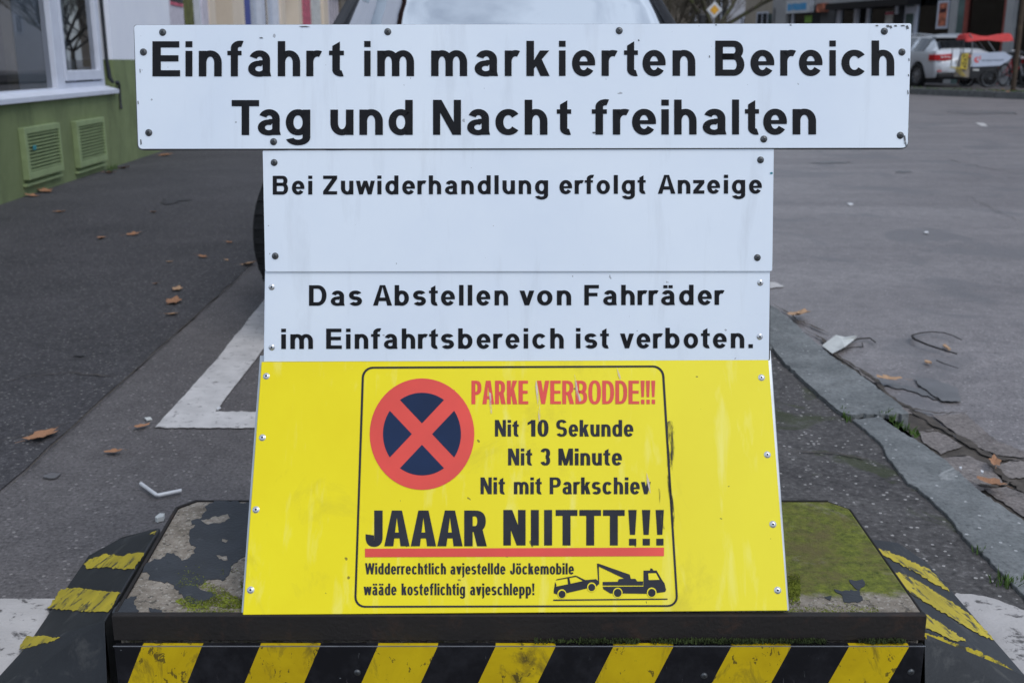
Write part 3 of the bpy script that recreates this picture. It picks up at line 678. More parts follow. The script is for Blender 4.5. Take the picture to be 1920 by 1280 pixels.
# no stopping symbol
cx, cy = 791.3, 813.6
def ell(rx, ry, a0=0, a1=360, n=56): return [(cx + rx*math.cos(R(a0 + (a1-a0)*i/n)), cy - ry*math.sin(R(a0 + (a1-a0)*i/n))) for i in range(n if a1-a0 == 360 else n+1)]
ns = flatpx('no_stopping_symbol', [ell(98, 104.3)], Py, M['red'], yel, .0007)
wed = []; bw = 13.5
for k in range(4):
    a0 = 45 + 90*k; dl = math.degrees(math.asin(bw/73))
    arc_ = ell(73, 77.3, a0 + dl, a0 + 90 - dl, 20); m_ = R(a0 + 45); q = bw*math.sqrt(2)
    wed.append(arc_ + [(cx + q*math.cos(m_), cy - q*1.05*math.sin(m_))])
flatpx('blue_field', wed, Py, M['inkblue'], ns, .0011)
# tow truck pictogram
Z5 = lambda p: [(1030 + x/8, 1040 + y/8) for x, y in p]
def circ(x, y, r, n=24): return [(x + r*math.cos(2*math.pi*i/n), y + r*1.06*math.sin(2*math.pi*i/n)) for i in range(n)]
tow = [Z5([(800, 402), (1022, 398), (1042, 360), (1120, 352), (745, 172), (748, 425), (752, 438), (720, 455), (708, 470), (690, 455), (560, 500), (250, 572), (120, 590), (68, 572), (65, 545), (88, 385), (108, 362), (285, 328), (395, 306), (425, 318), (535, 372), (700, 360), (732, 385), (714, 128), (735, 126), (1205, 292), (1222, 355), (1290, 355), (1318, 392), (1405, 392), (1405, 455), (800, 455)])]
del tow[0]
tow += [Z5(p) for p in (
    [(735, 126), (1205, 292), (1222, 355), (1290, 355), (1318, 393), (1405, 393), (1405, 455), (800, 455), (800, 402), (1022, 399), (1042, 360), (1122, 352), (742, 172), (748, 430), (735, 440), (714, 128)],
    [(800, 473), (1412, 470), (1412, 232), (1510, 230), (1515, 200), (1540, 200), (1562, 230), (1608, 230), (1690, 372), (1728, 425), (1745, 500), (1752, 520), (1735, 552), (1612, 568), (1470, 580), (1090, 575), (915, 575), (810, 510)],
    [(65, 545), (88, 400), (108, 455), (102, 472), (280, 436), (272, 350), (300, 344), (318, 428), (505, 388), (400, 325), (105, 378), (95, 385), (110, 362), (285, 328), (395, 306), (425, 318), (540, 374), (700, 360), (732, 388), (750, 430), (720, 455), (708, 470), (690, 455), (560, 500), (250, 572), (120, 590), (68, 572)])]
tk = flatpx('tow_truck_symbol', tow, Py, M['ink'], yel, .0007)
for i, p in enumerate([Z5([(1482, 275), (1598, 272), (1650, 370), (1490, 374)])] + [Z5(circ(*c)) for c in ((188, 582, 66), (635, 482, 68), (1025, 565, 72), (1535, 562, 72))]): mbk = MB(); mbk.poly([Py.at(x, y, .0011) for x, y in p]); mbk.build('pictogram_gap', M['yellow'], tk, SO)
for p in [Z5(circ(*c)) for c in ((190, 588, 53), (635, 485, 52), (1025, 567, 58), (1535, 566, 57))]: mbk = MB(); mbk.poly([Py.at(x, y, .0014) for x, y in p]); mbk.build('pictogram_wheel', M['ink'], tk, SO)
mbk = MB(); mbk.poly([Py.at(x, y, .0009) for x, y in Z5([(60, 685), (60, 665), (1772, 650), (1772, 668)])])
mbk.build('pictogram_ground_line', M['ink'], tk, SO)
# scuffs and residue on the yellow panel
sc_ = [[(1252, 790), (1259, 788), (1266, 802), (1265, 850), (1260, 890), (1261, 930), (1267, 985), (1262, 986), (1255, 940), (1250, 890), (1250, 840)], [(1254, 812), (1258, 815), (1257, 880), (1262, 960), (1259, 960), (1253, 900)], [(1235, 915), (1240, 920), (1246, 992), (1239, 985)]]
eachpx('scuff_mark', sc_, Py, M['scuff'], yel, .0009)
eachpx('residue_streak', [[(1005, 712), (1008, 725), (1013, 770), (1013, 791), (1010, 790), (1008, 760), (1004, 725)], [(1077, 701), (1081, 715), (1084, 735), (1090, 750), (1087, 754), (1081, 745), (1078, 720)], [(1157, 690), (1162, 702), (1166, 714), (1163, 714), (1158, 702)], [(917, 735), (921, 738), (923, 775), (920, 777), (918, 755)], [(1212, 885), (1217, 900), (1220, 925), (1217, 920), (1212, 900)]], Py, M['streak'], yel, .0015)

eachpx('edge_chip', [[(x, y), (x + a, y - .8), (x + a*1.6, y + b), (x + a*.4, y + b*1.3)] for x, y, a, b in ((1641, 48, 4, 1.5), (1661, 48, 5, 3), (1668, 49, 3, 4), (1676, 48, 4, 2), (1688, 48, 6, 1.5), (1698, 49, 4, 5), (1703, 110, 1.5, 4), (1702, 140, 1.5, 3), (1701, 170, 1.5, 6), (1694, 255, 3, 12), (1697, 268, 2, 6), (1480, 47, 3, 1.2), (1340, 47, 3, 1), (560, 50, 14, 1.2), (262, 130, 1.2, 6), (258, 190, 1.5, 5), (263, 262, 2, 8), (486, 71, 5, 1.2), (1196, 75, 2, 2), (1329, 105, 1.5, 3), (1110, 248, 6, 2), (1117, 241, 3, 4))], Pt, M['edge'], top, .0007)
flatpx('turquoise_speck', [[(1443, 324), (1448, 322.5), (1449, 326), (1445, 327)]], P2, plain('turquoise paint', (.02, .22, .27)), mid, .0007)
flatpx('square_hole', [[(1403, 646), (1410, 646), (1410, 653), (1403, 653)]], Pw, M['hole'], low, .0016) if 0 else None

# ------------------------------------------------------------------ the ballast base
fl, frr = gp(205, 1160, zP), gp(1735, 1150, zP); fyy = (fl.y + frr.y)/2
blk, brk = gp(340, 937, zP), gp(1585, 938, zP)
base = thing('barrier_base', 'low concrete base block with mossy peeling top and black and yellow striped front plate', 'base', (0, 1.5, 0)); BO = base.location
x0, x1 = fl.x, frr.x; yf = fyy; yb = (blk.y + brk.y)/2
mb = MB(); n = 6
pts = [(x0 + .0045, yf + .0115), (x1 - .003, yf + .0115), (brk.x - .003, yb - .034), (brk.x - .031, yb - .003), (blk.x + .0285, yb - .003), (blk.x + .0045, yb - .034)]
mb.prism([Vector((a, b, .01)) for a, b in pts], (0, 0, zP - .0105)); slab = mb.build('concrete_slab', M['slab'], base, BO, bevel=.004)
mb = MB()
def bar(pts_, w, z0, z1):
    for i in range(len(pts_)-1):
        a, b = Vector((*pts_[i], 0)), Vector((*pts_[i+1], 0)); d = (b-a).normalized(); nn = Vector((-d.y, d.x, 0))*w
        mb.prism([a + Vector((0, 0, z0)), b + Vector((0, 0, z0)), b + nn + Vector((0, 0, z0)), a + nn + Vector((0, 0, z0))], (0, 0, z1 - z0))
mb.box((x0, yf, zP - .038), (x1, yf + .0115, zP + .001))
bar([(blk.x + .0, yb - .034), (x0, yf + .0117)], .005, zP - .03, zP + .002)
bar([(x1, yf + .0117), (brk.x, yb - .034)], .0035, zP - .03, zP - .001)
bar([(blk.x + .028, yb), (blk.x, yb - .0345)], .006, zP - .03, zP + .002); bar([(brk.x, yb - .0345), (brk.x - .03, yb)], .003, zP - .03, zP - .0015)
bar([(brk.x - .0305, yb), (blk.x + .0285, yb)], .0035, zP - .03, zP + .001)
mb.build('steel_edge', M['rust'], base, BO, bevel=.0015)
mb = MB(); mb.box((x0 + .004, yf - .012, -.0), (x1 - .004, yf - .002, zP - .0395)); sb = mb.build('striped_plate', M['board'], base, BO, bevel=.0015)
mb = MB(); mb.box((x0 + .003, yf - .0123, zP - .0400), (x1 - .003, yf - .0110, zP - .0392)); mb.build('plate_rim', M['steel'], sb, BO)
Pf = Plane((0, yf - .012, .1), (0, 0, 1))
SO_keep = SO; SO = BO
fasteners(sb, Pf, [(670, 1260), (1320, 1266), (1708, 1259)], .0045, 'screw')
SO = SO_keep
# peeling coating flakes on the slab
def flake(px, seed, z):
    P = [gp(x, y, z) for x, y in rough_px(px, 2.3, 4.2, seed)]; m_ = MB(); m_.prism(P, (0, 0, -.0015)); return m_
flake(Z1([(1240, 235), (1330, 240), (1430, 250), (1900, 250), (1900, 560), (1400, 560), (1330, 600), (1310, 650), (1275, 690), (1190, 690), (1130, 720), (1150, 748), (1210, 757), (1240, 785), (1200, 800), (1120, 830), (1070, 810), (1040, 770), (1000, 730), (960, 705), (900, 700), (850, 690), (860, 660), (820, 640), (830, 590), (870, 580), (930, 560), (970, 530), (1010, 545), (1040, 580), (1070, 575), (1110, 540), (1115, 500), (1078, 480), (1082, 420), (1110, 380), (1095, 350), (1150, 335), (1180, 290), (1170, 265)]), 61, zP + .0006).build('peeling_coating', M['flake'], base, BO)
for px, sd in ((Z1([(650, 850), (700, 800), (780, 782), (760, 820), (800, 872), (720, 885), (640, 880)]), 62), (Z1([(850, 850), (920, 860), (950, 888), (860, 888)]), 63), (Z1([(950, 575), (985, 590), (990, 600), (955, 598)]), 64),
               (Z2([(500, 745), (560, 755), (640, 745), (665, 800), (620, 818), (560, 810), (540, 780)]), 65), (Z2([(590, 690), (660, 690), (680, 720), (640, 740), (600, 725)]), 66), (Z2([(450, 785), (480, 780), (475, 800), (455, 800)]), 67)):
    flake(px, sd, zP + .0006).build('peeling_coating', M['flake'], base, BO)

for k_, px in enumerate((Z1([(1150, 352), (1230, 330), (1300, 318), (1318, 340), (1255, 365), (1180, 372)]), Z1([(1240, 552), (1292, 556), (1300, 578), (1250, 572)]), Z1([(1270, 455), (1300, 460), (1290, 475), (1268, 470)]))):
    P = [gp(x, y, zP + .0009) for x, y in rough_px(px, 1.4, 4, 90 + k_)]; mb = MB(); mb.poly(P); mb.build('bare_patch', M['slab'], base, BO)
# side wings: sloping black rubber with yellow bars
def wing(label, A, B, D, C, back, inner_front, outer_front, stripes_top, stripes_front, stripes_back, side):
    w = thing('ramp_wing', label, 'kerb ramp', (gp(*A, .165) + gp(*D, .012))/2, 0, 'striped wings beside the base'); O = w.location.copy(); O.z = 0; w.location = O
    zi, zo = .160, (.014 if side < 0 else .056)
    a, b, d = gp(*A, zi), gp(*B, zi), gp(*D, zo)
    nt = (b - a).cross(d - a).normalized(); nt = nt if nt.z > 0 else -nt
    c = pp(*C, a, nt)
    fi = gp(*inner_front, 0.0); fi.y = max(fi.y, yf - .11); fo = gp(*outer_front, .0)
    e1 = gp(*back[0], .11); e2 = (e1 + d)/2 + Vector((0, 0, .012))
    mb = MB(); V = [a, c, d, b, fi, fo, e1, e2]
    gnd = lambda p: Vector((p.x, p.y, .0))
    nb = (b - d).cross(e1 - d).normalized()
    V += [gnd(a), gnd(c), gnd(d), gnd(b), gnd(e1), gnd(e2)]
    F_ = [(0, 1, 2, 3), (0, 4, 5, 1), (3, 2, 7, 6), (1, 9, 10, 2), (1, 5, 9), (6, 7, 13, 12), (7, 2, 10, 13), (0, 3, 11, 8), (3, 6, 12, 11)]
    mb.add(V, F_); ob = mb.build('wing_body', M['rubber'], w, O, smooth=20, bevel=.004)
    nf = (c - a).cross(fi - a).normalized(); nf = nf if nf.z > 0 else -nf
    nb = (d - b).cross(e1 - b).normalized(); nb = nb if nb.z > 0 else -nb
    for polys, P0, nn in ((stripes_top, a, nt), (stripes_front, a, nf), (stripes_back, b, nb)):
        for k, px in enumerate(polys):
            m_ = MB(); m_.poly([pp(x, y, P0 + nn*.0012, nn) for x, y in rough_px(px, 1.7, 3.2, 70 + k)]); m_.build('yellow_stripe', M['stripe'], w, O)
    return w
wing('black rubber wing with flat yellow bars at the left end of the base', (196, 1162), (291, 1003), (165, 1041), (50, 1209), [(300, 988), (243, 1004)], (205, 1390), (-90, 1360),
     [Z1([(600, 542), (520, 572), (480, 596), (500, 625), (600, 615), (680, 630), (770, 625), (828, 535), (760, 535), (700, 552), (640, 545)]), Z1([(350, 740), (445, 735), (540, 750), (685, 760), (625, 872), (500, 870), (400, 865), (275, 850)]), Z1([(145, 1010), (260, 1012), (345, 1020), (300, 1040), (180, 1070), (105, 1088)])],
     [Z1([(100, 1102), (200, 1075), (300, 1050), (360, 1034), (470, 1025), (490, 1045), (540, 1038), (480, 1065), (380, 1090), (250, 1110), (160, 1140), (95, 1125)])],
     [Z1([(900, 408), (880, 430), (815, 433), (850, 418)])], -1)
wing('black rubber wing with slanting yellow bars beside the kerb', (1734, 1181), (1632, 1022), (1741, 1056), (1922, 1264), [(1626, 1009), (1682, 1022)], (1735, 1390), (1990, 1360),
     [Z2([(720, 500), (860, 545), (1000, 612), (1060, 640), (1170, 765), (1100, 725), (960, 645), (830, 575), (740, 530)]), Z2([(840, 640), (900, 655), (1020, 720), (1180, 820), (1300, 905), (1415, 1035), (1330, 1000), (1200, 925), (1080, 850), (960, 780), (900, 735)]), Z2([(1022, 885), (1080, 920), (1180, 985), (1260, 1042), (1180, 1035), (1080, 985), (1022, 965)])],
     [Z2([(1015, 995), (1100, 1015), (1200, 1055), (1330, 1100), (1450, 1160), (1580, 1245), (1500, 1225), (1380, 1175), (1250, 1115), (1120, 1065), (1010, 1015)])], [], 1)
# moss tufts on the base and grass in the joints
def tufts(name, pts, h, wdt, m, label, cat, seed):
    rnd = random.Random(seed); mb = MB()
    for p in pts:
        p = Vector(p); a = rnd.uniform(0, 6.28); lean = Vector((math.cos(a), math.sin(a), 0))*h*rnd.uniform(.1, .8); hh = h*rnd.uniform(.5, 1.3); s_ = Vector((-math.sin(a), math.cos(a), 0))*wdt
        mb.add([p - s_, p + s_, p + lean*.5 + Vector((0, 0, hh*.65)) + s_*.7, p + lean + Vector((0, 0, hh))], [(0, 1, 2), (0, 2, 3)])
    o = mb.build(name, M[m]); o['kind'] = 'stuff'; return tag(o, label, cat)
rnd = random.Random(4)
mp = []
for _ in range(2600):
    t = rnd.random(); x = x0 + .07 + (x1 - x0 - .1)*(rnd.choice([rnd.uniform(.56, .80), rnd.uniform(.5, 1.0), rnd.uniform(.75, 1)]))
    
    if noise.noise(Vector((x*14, 0, 1))) > -.25: mp.append((x, yf - .002 - rnd.uniform(0, .008), zP - .038 + rnd.uniform(0, .003)))
tufts('moss', mp, .0042, .0013, 'mossshade', 'green moss along the seam above the striped plate', 'moss', 3)
mp = []
for _ in range(1700):
    x = rnd.choice([rnd.uniform(-.46, -.36), rnd.uniform(.36, .52), rnd.uniform(.12, .4)]); yy = yf + .012 + abs(rnd.gauss(0, .010)); mp.append((x, yy, zP - .001))
for _ in range(1500):
    q = gp(rnd.uniform(1478, 1500), rnd.gauss(1105, 12), zP); mp.append(q)
for _ in range(9000):
    x = rnd.uniform(.37, x1 - .02); yy = rnd.uniform(yf + .02, yb - .012); t_ = (yy - yf)/(yb - yf)
    if x > x1 + (brk.x - x1)*t_ - .02: continue
    v_ = noise.noise(Vector((x*20, yy*20, 0))) + .5*noise.noise(Vector((x*55, yy*55, 3)))
    if v_ > -.12 + .9*max(0, .42 - t_) + .5*max(0, x - .5): mp.append((x, yy, zP - .003))
for _ in range(3200):
    q = gp(rnd.uniform(330, 470), 1140 - abs(rnd.gauss(0, 26)), zP)
    if noise.noise(Vector((q.x*30, q.y*30, 0))) > -.05: mp.append(q)
tufts('moss', mp, .0016, .0015, 'moss', 'patches of moss growing on top of the concrete base', 'moss', 5)
gpnts = [gp(x + rnd.uniform(-4, 4), y + rnd.uniform(-3, 3), .0) for _ in range(14) for x, y in Z3([(780, 930), (830, 950), (870, 980), (910, 1000), (940, 1015), (970, 1030), (850, 990), (540, 900), (560, 930), (580, 950), (800, 915)])]
tufts('grass', gpnts, .020, .003, 'grass', 'bright green weeds in the gap between two kerb stones', 'weeds', 6)
gpnts = [gp(x + rnd.uniform(-12, 12), y + rnd.uniform(-5, 5), .004) for _ in range(12) for x, y in Z2([(1420, 700), (1460, 720), (1500, 730), (1540, 720), (1320, 540)])]
tufts('grass', gpnts, .022, .0015, 'grass', 'small grass tuft against the kerb beside the right wing', 'grass', 7)
gpnts = []
for _ in range(900):
    t = rnd.uniform(.5, 7.5); p = kq[1] - fd*2.5 + fd*t + fn*(.18 + abs(rnd.gauss(0, .35))); gpnts.append((p.x, p.y, FZ)) if rnd.random() < .35 + .4*(t < 4) else None
tufts('grass', gpnts, .04, .015, 'grass', 'thin grass strip along the far kerb below the bicycles', 'grass', 8)
gpnts = [gp(x + rnd.uniform(-7, 7), y + rnd.uniform(-2, 1), .004) for _ in range(14) for x, y in [(130, 338), (215, 318), (205, 322)]]
tufts('grass', gpnts, .05, .004, 'grass', 'small weeds at the foot of the green wall', 'weeds', 9)

# ------------------------------------------------------------------ dry leaves and litter
def leaf_mesh(seed):
    rnd = random.Random(seed); n = 18; out = []
    for i in range(n):
        a = 2*math.pi*i/n; r = (.55 + .45*abs(math.cos(2.5*a)))*rnd.uniform(.75, 1.1); out.append(Vector((r*math.cos(a)*1.0, r*math.sin(a)*.62, 0)))
    mb = MB(); vs_ = [Vector((0, 0, .04))] + [Vector((p.x, p.y, .10 + .28*abs(p.y)**1.2 + .18*p.x*p.x*rnd.uniform(.3, 1.2) + rnd.uniform(-.03, .05))) for p in out]
    st = [Vector((-1.0, 0, .25)), Vector((-1.5, .1, .3)), Vector((-1.5, .14, .3)), Vector((-1.0, .06, .25))]
    mb.add(vs_, [(0, i+1, (i+1) % n + 1) for i in range(n)]); mb.add(st, [(0, 1, 2, 3)]); return mb
leaf_src = [leaf_mesh(k) for k in range(3)]
protos = {}
def leaf(x, y, size, label, seed, pale=False, z=.004):
    rnd = random.Random(seed); p = gp(x, y, z); k = (seed % 3, pale)
    if k not in protos:
        o = leaf_src[k[0]].build('dry_leaf', M['leafpale' if pale else 'leaf']); protos[k] = o
    else:
        o = protos[k].copy(); COL.objects.link(o)
    o.location = p; o.scale = (size, size*rnd.uniform(.7, 1.1), size*.8); o.rotation_euler = (rnd.uniform(-.15, .15), rnd.uniform(-.15, .15), rnd.uniform(0, 6.28)); tag(o, label, 'leaf', 'dry leaves on the ground')
LV = [(325, 567, .055, 'large brown dry leaf on the dark pavement near the driveway seam', 0), (190, 447, .050, 'curled brown leaf alone on the middle of the dark pavement', 0), (250, 440, .045, 'flat reddish leaf just right of the curled one on the pavement', 0),
      (112, 398, .045, 'small brown leaf on the pavement in front of the two wall grilles', 0), (467, 496, .055, 'pale brown leaf beside the car tyre at the driveway seam', 1), (380, 482, .035, 'dark curled leaf standing on edge on the pavement left of the tyre', 0),
      (332, 543, .040, 'small tan leaf lying just behind the largest pavement leaf', 1), (322, 590, .035, 'thin tan leaf lying just in front of the largest pavement leaf', 1), (292, 532, .022, 'tiny orange leaf left of the tan leaves on the pavement', 0),
      (288, 398, .035, 'faint brown leaf on the pavement below the wide sign', 0), (80, 820, .060, 'brown leaf crumbs at the crack near the left picture edge', 0), (215, 848, .028, 'little orange leaf on the driveway left of the white marking', 0),
      (265, 800, .024, 'small leaf touching the outside of the white marking corner', 0), (425, 488, .022, 'tiny pale leaf on the pavement left of the car tyre', 1), (430, 455, .030, 'small orange leaf on the pavement above the tiny pale one', 0),
      (1497, 592, .075, 'big pale leaf in the gutter beside the white signs', 1), (1667, 712, .045, 'flat yellowish leaf on the road beside the kerb end', 1), (1860, 909, .050, 'orange leaf in the cracked gutter at the right picture edge', 0), (1865, 868, .035, 'brown leaf bits in the gutter crack above the orange leaf', 0),
      (318, 491, .020, 'tiny tan leaf in the middle of the pavement', 1), (85, 360, .085, 'heap of brown leaves at the foot of the wall under the grilles', 0), (205, 325, .070, 'brown leaves gathered under the right wall grille', 0), (232, 316, .07, 'leaf at the wall foot right of the second grille', 0),
      (60, 368, .06, 'leaf left of the heap at the foot of the green wall', 0), (310, 292, .08, 'leaf at the far end of the wall foot beside the wide sign', 0)]
for i, (x, y, s_, lb, pale) in enumerate(LV): leaf(x, y, s_*1.02, lb, i, bool(pale), .006 if x < 900 else (-.02 if x > 1490 else .006))
FL = [(1880, 168, .10), (1898, 170, .12), (1890, 173, .1), (1868, 171, .09)]
for i, (x, y, s_) in enumerate(FL): leaf(x, y, s_, 'brown leaves around the foot of the brown post', 40 + i, False, FZ + .02)
def bit(name, label, cat, px, m, z=.006, h=.004, seed=0, group=None):
    P = [gp(x, y, z) for x, y in rough_px(px, .5, 4, seed)]; o = P[0].copy(); mb = MB(); mb.prism(P, (0, 0, -h)); return tag(mb.build(name, M[m], None, o), label, cat, group)
st = MB(); st.tube([gp(264, 906, .012), gp(293, 927, .010), gp(299, 927.5, .010), gp(340, 919, .010)], .0042, 8); tag(st.build('drinking_straw', M['straw'], None, gp(295, 927, 0), smooth=60), 'bent white straw on the driveway behind the left wing', 'straw')
bit('litter', 'white crumb lying just left of the concrete base corner', 'litter', [(291, 968), (300, 961), (309, 962), (306, 968), (295, 971)], 'paper', .012, .01, 1)
bit('litter', 'pale flat scrap on the driveway at the left picture edge', 'litter', [(80, 892), (95, 886), (115, 887), (106, 894), (92, 896)], 'damp', .006, .003, 2)
bit('litter', 'small white scrap inside the corner of the white marking', 'litter', [(406, 764), (412, 761), (414, 764), (408, 767)], 'straw', .008, .003, 3)
bit('litter', 'white scrap above the tip of the white marking', 'litter', [(271, 783), (282, 781), (285, 785), (275, 787)], 'paper', .006, .003, 4)
P = []
for i, (x, y) in enumerate(Z3([(430, 510), (510, 450), (560, 462), (632, 452), (625, 470), (560, 520), (490, 557)])): P.append(gp(x, y, -.03 + .012*(i % 2)))
pm = MB(); c = sum(P, Vector())/len(P) + Vector((0, 0, .006)); pm.add([c] + P, [(0, i+1, (i+1) % len(P) + 1) for i in range(len(P))]); tag(pm.build('paper_scrap', M['paper'], None, c), 'crumpled greyish white paper leaning on the kerb at the road side', 'paper')
def twig(px, r, label, z=-.03, seed=1):
    rnd = random.Random(seed); P = [gp(x, y, z + rnd.uniform(0, .012)) for x, y in px]; mb = MB(); mb.tube(P, [r*.62*(1 - .5*i/len(P)) for i in range(len(P))], 6); tag(mb.build('twig', M['stick'], None, P[0], smooth=60), label, 'twig', 'twigs on the road')
twig(Z3([(945, 455), (960, 475), (1030, 505), (1120, 535), (1200, 558)]), .007, 'straight dark twig, lower arm of the V shape on the road', -.03, 1)
twig(Z3([(948, 470), (950, 450), (1000, 438), (1060, 432), (1130, 438), (1180, 455), (1228, 478)]), .0045, 'curved dark twig, upper arm of the V shape on the road', -.03, 2)
twig(Z3([(600, 485), (640, 472), (705, 468), (735, 492)]), .006, 'short dark twig with a hooked end right of the paper scrap', -.035, 3)
twig(Z3([(550, 530), (600, 522), (665, 518), (660, 495)]), .0045, 'thin twig below the hooked one beside the paper scrap', -.035, 4)
twig(Z3([(1085, 595), (1130, 615), (1210, 640)]), .003, 'hair thin twig on the road below the V shape', -.036, 5)
bit('litter', 'tan wood splinter lying inside the V of twigs', 'litter', Z3([(1120, 505), (1135, 500), (1168, 528), (1155, 532)]), 'leafpale', -.03, .004, 6)
bit('litter', 'tan cigarette end on the road below the V of twigs', 'litter', Z3([(1018, 592), (1055, 600), (1060, 608), (1020, 602)]), 'leafpale', -.03, .005, 7)
bit('litter', 'bright white scrap in the cracked gutter, the left one of two', 'litter', Z2([(1215, 42), (1232, 42), (1232, 54), (1216, 52)]), 'straw', -.02, .004, 8)
bit('litter', 'bright white scrap in the cracked gutter, the right one of two', 'litter', Z2([(1338, 62), (1356, 66), (1352, 78), (1338, 74)]), 'straw', -.02, .004, 9)
bit('litter', 'white spots on the road right of the middle sign', 'litter', [(1588, 381), (1596, 380), (1600, 383), (1593, 385)], 'straw', -.02, .004, 10)
bit('litter', 'small white scrap alone in the middle of the road', 'litter', [(1733, 434), (1740, 433), (1741, 436), (1734, 436)], 'straw', -.02, .004, 11)

# ------------------------------------------------------------------ the green house on the left
W0, W1 = gp(30, 375), gp(300, 285); wd = (W1 - W0).normalized(); wn_ = Vector((wd.y, -wd.x, 0))     # wn_ points to the street
Wo = W0.copy()
def wpt(s_, d, z): return Wo + wd*s_ + wn_*d + Vector((0, 0, z))
def wpx(x, y, d=0):
    p = pp(x, y, Wo + wn_*d, wn_); return (p - Wo).dot(wd), p.z
TW = Matrix(((wd.x, wn_.x, 0, Wo.x), (wd.y, wn_.y, 0, Wo.y), (0, 0, 1, 0), (0, 0, 0, 1)))   # (along, out, up), mirrored handedness is fine for boxes
def wbox(mb, s0, s1, d0, d1, z0, z1):
    mb.prism([wpt(s0, d0, z0), wpt(s1, d0, z0), wpt(s1, d1, z0), wpt(s0, d1, z0)], (0, 0, z1 - z0)); return mb
house = thing('green_house', 'corner house with green plinth, white wall above and shop window on the left', 'building', Wo); HO = house.location
sE = wpx(207, 60)[0]; zsill = wpx(150, 176)[1]; sEnd = wpx(318, 30)[0]; zgreen = wpx(230, 112)[1]; sA = -6.0; HH = 15.5; WT = .35
sPl = wpx(205, 190)[0]
mb = MB(); wbox(mb, sA, sE, -WT, 0, -.2, zsill); wbox(mb, sE, sEnd, -WT, 0, -.2, zgreen); plinth = mb.build('plinth_wall', M['green'], house, HO)
mb = MB(); wbox(mb, sE, sEnd, -WT, 0, zgreen, HH); wbox(mb, sA, sE, -WT, 0, 2.7, HH); wbox(mb, sEnd - .3, sEnd, -8, -WT, -.2, HH); wbox(mb, sA, sA + .3, -8, -WT, -.2, HH); mb.build('upper_wall', M['whitewall'], house, HO)
mb = MB(); wbox(mb, sA - .2, sEnd + .1, -8, .25, HH, HH + .25); mb.build('roof', M['roof'], house, HO)
for zz in (4.0, 7.0, 10.0):
    for ss in (-4, -1.2, 1.6):
        mb = MB(); wbox(mb, ss, ss + 1.2, -.02, .012, zz, zz + 1.6); mb.build('window', M['shopglass'], house, HO)
# reveal in green / white to the right of the window
RD = -.075
s_fr = wpx(191, 90, RD)[0]; s_mu0, s_mu1 = wpx(98, 90, RD)[0], wpx(113, 90, RD)[0]; s_ca1 = wpx(177, 90, RD)[0]
win = MB(); zb_ = zsill + .02
wbox(win, s_fr - .09, s_fr, RD - .08, RD, zb_, 2.68); wbox(win, s_mu0, s_mu1, RD - .08, RD + .012, zb_, 2.68)
wbox(win, s_mu1, s_fr - .09, RD - .08, RD, zb_, zb_ + .07); wbox(win, sA + .35, s_fr, RD - .08, RD, 2.6, 2.68); wbox(win, sA + .35, s_mu0, RD - .08, RD + .004, zb_, zb_ + .035)
frm = win.build('window', M['frame'], house, HO, bevel=.004)
cs = MB(); c0, c1 = s_mu1 + .01, s_fr - .085
wbox(cs, c0, c0 + .05, RD - .05, RD + .02, zb_ + .085, 2.58); wbox(cs, c1 - .09, c1, RD - .05, RD + .02, zb_ + .085, 2.58); wbox(cs, c0 + .05, c1 - .09, RD - .05, RD + .0195, zb_ + .085, zb_ + .17); wbox(cs, c0 + .05, c1 - .09, RD - .05, RD + .0195, 2.5, 2.58)
cs.build('casement', M['frame'], frm, HO, bevel=.006)
pn = MB(); pn.add([wpt(sA + .35, RD - .03, zb_), wpt(s_mu0, RD - .03, zb_), wpt(s_mu0, RD - .03, 2.6), wpt(sA + .35, RD - .03, 2.6)], [(0, 1, 2, 3)]); pn.build('pane', M['shopglass'], frm, HO)
pn = MB(); pn.add([wpt(c0 + .05, RD - .02, zb_ + .17), wpt(c1 - .09, RD - .02, zb_ + .17), wpt(c1 - .09, RD - .02, 2.5), wpt(c0 + .05, RD - .02, 2.5)], [(0, 1, 2, 3)]); pn.build('pane', M['shopglass'], frm, HO)
mb = MB(); mb.add([wpt(sA, RD, zsill + .045), wpt(s_fr + .02, RD, zsill + .045), wpt(s_fr + .02, .04, zsill + .012), wpt(sA, .04, zsill + .012), wpt(sA, RD, zsill - .0), wpt(s_fr + .02, RD, zsill + .001), wpt(s_fr + .02, .04, zsill - .022), wpt(sA, .04, zsill - .022)], [(0, 1, 2, 3), (3, 2, 6, 7), (1, 5, 6, 2)]); mb.build('sill', M['frame'], frm, HO)
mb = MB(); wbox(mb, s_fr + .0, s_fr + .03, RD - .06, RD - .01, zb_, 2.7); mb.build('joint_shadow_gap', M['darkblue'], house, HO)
# cable and bracket at the reveal
mb = MB(); kz = zsill
pts_ = [wpt(s_fr + .05, RD + .02, 2.6), wpt(s_fr + .05, RD + .02, kz + .28), wpt(s_fr + .06, RD + .03, kz + .12), wpt(s_fr + .07, -.02, kz + .075), wpt(sE + .03, .02, kz + .07), wpt(sE + .06, .02, kz + .05), wpt(sE + .07, .015, kz - .12), wpt(sE + .05, .02, kz - .17)]
mb.tube(pts_, [.016, .016, .022, .022, .018, .012, .010, .014], 8); mb.build('cable', M['darkblue'], house, HO, smooth=60)
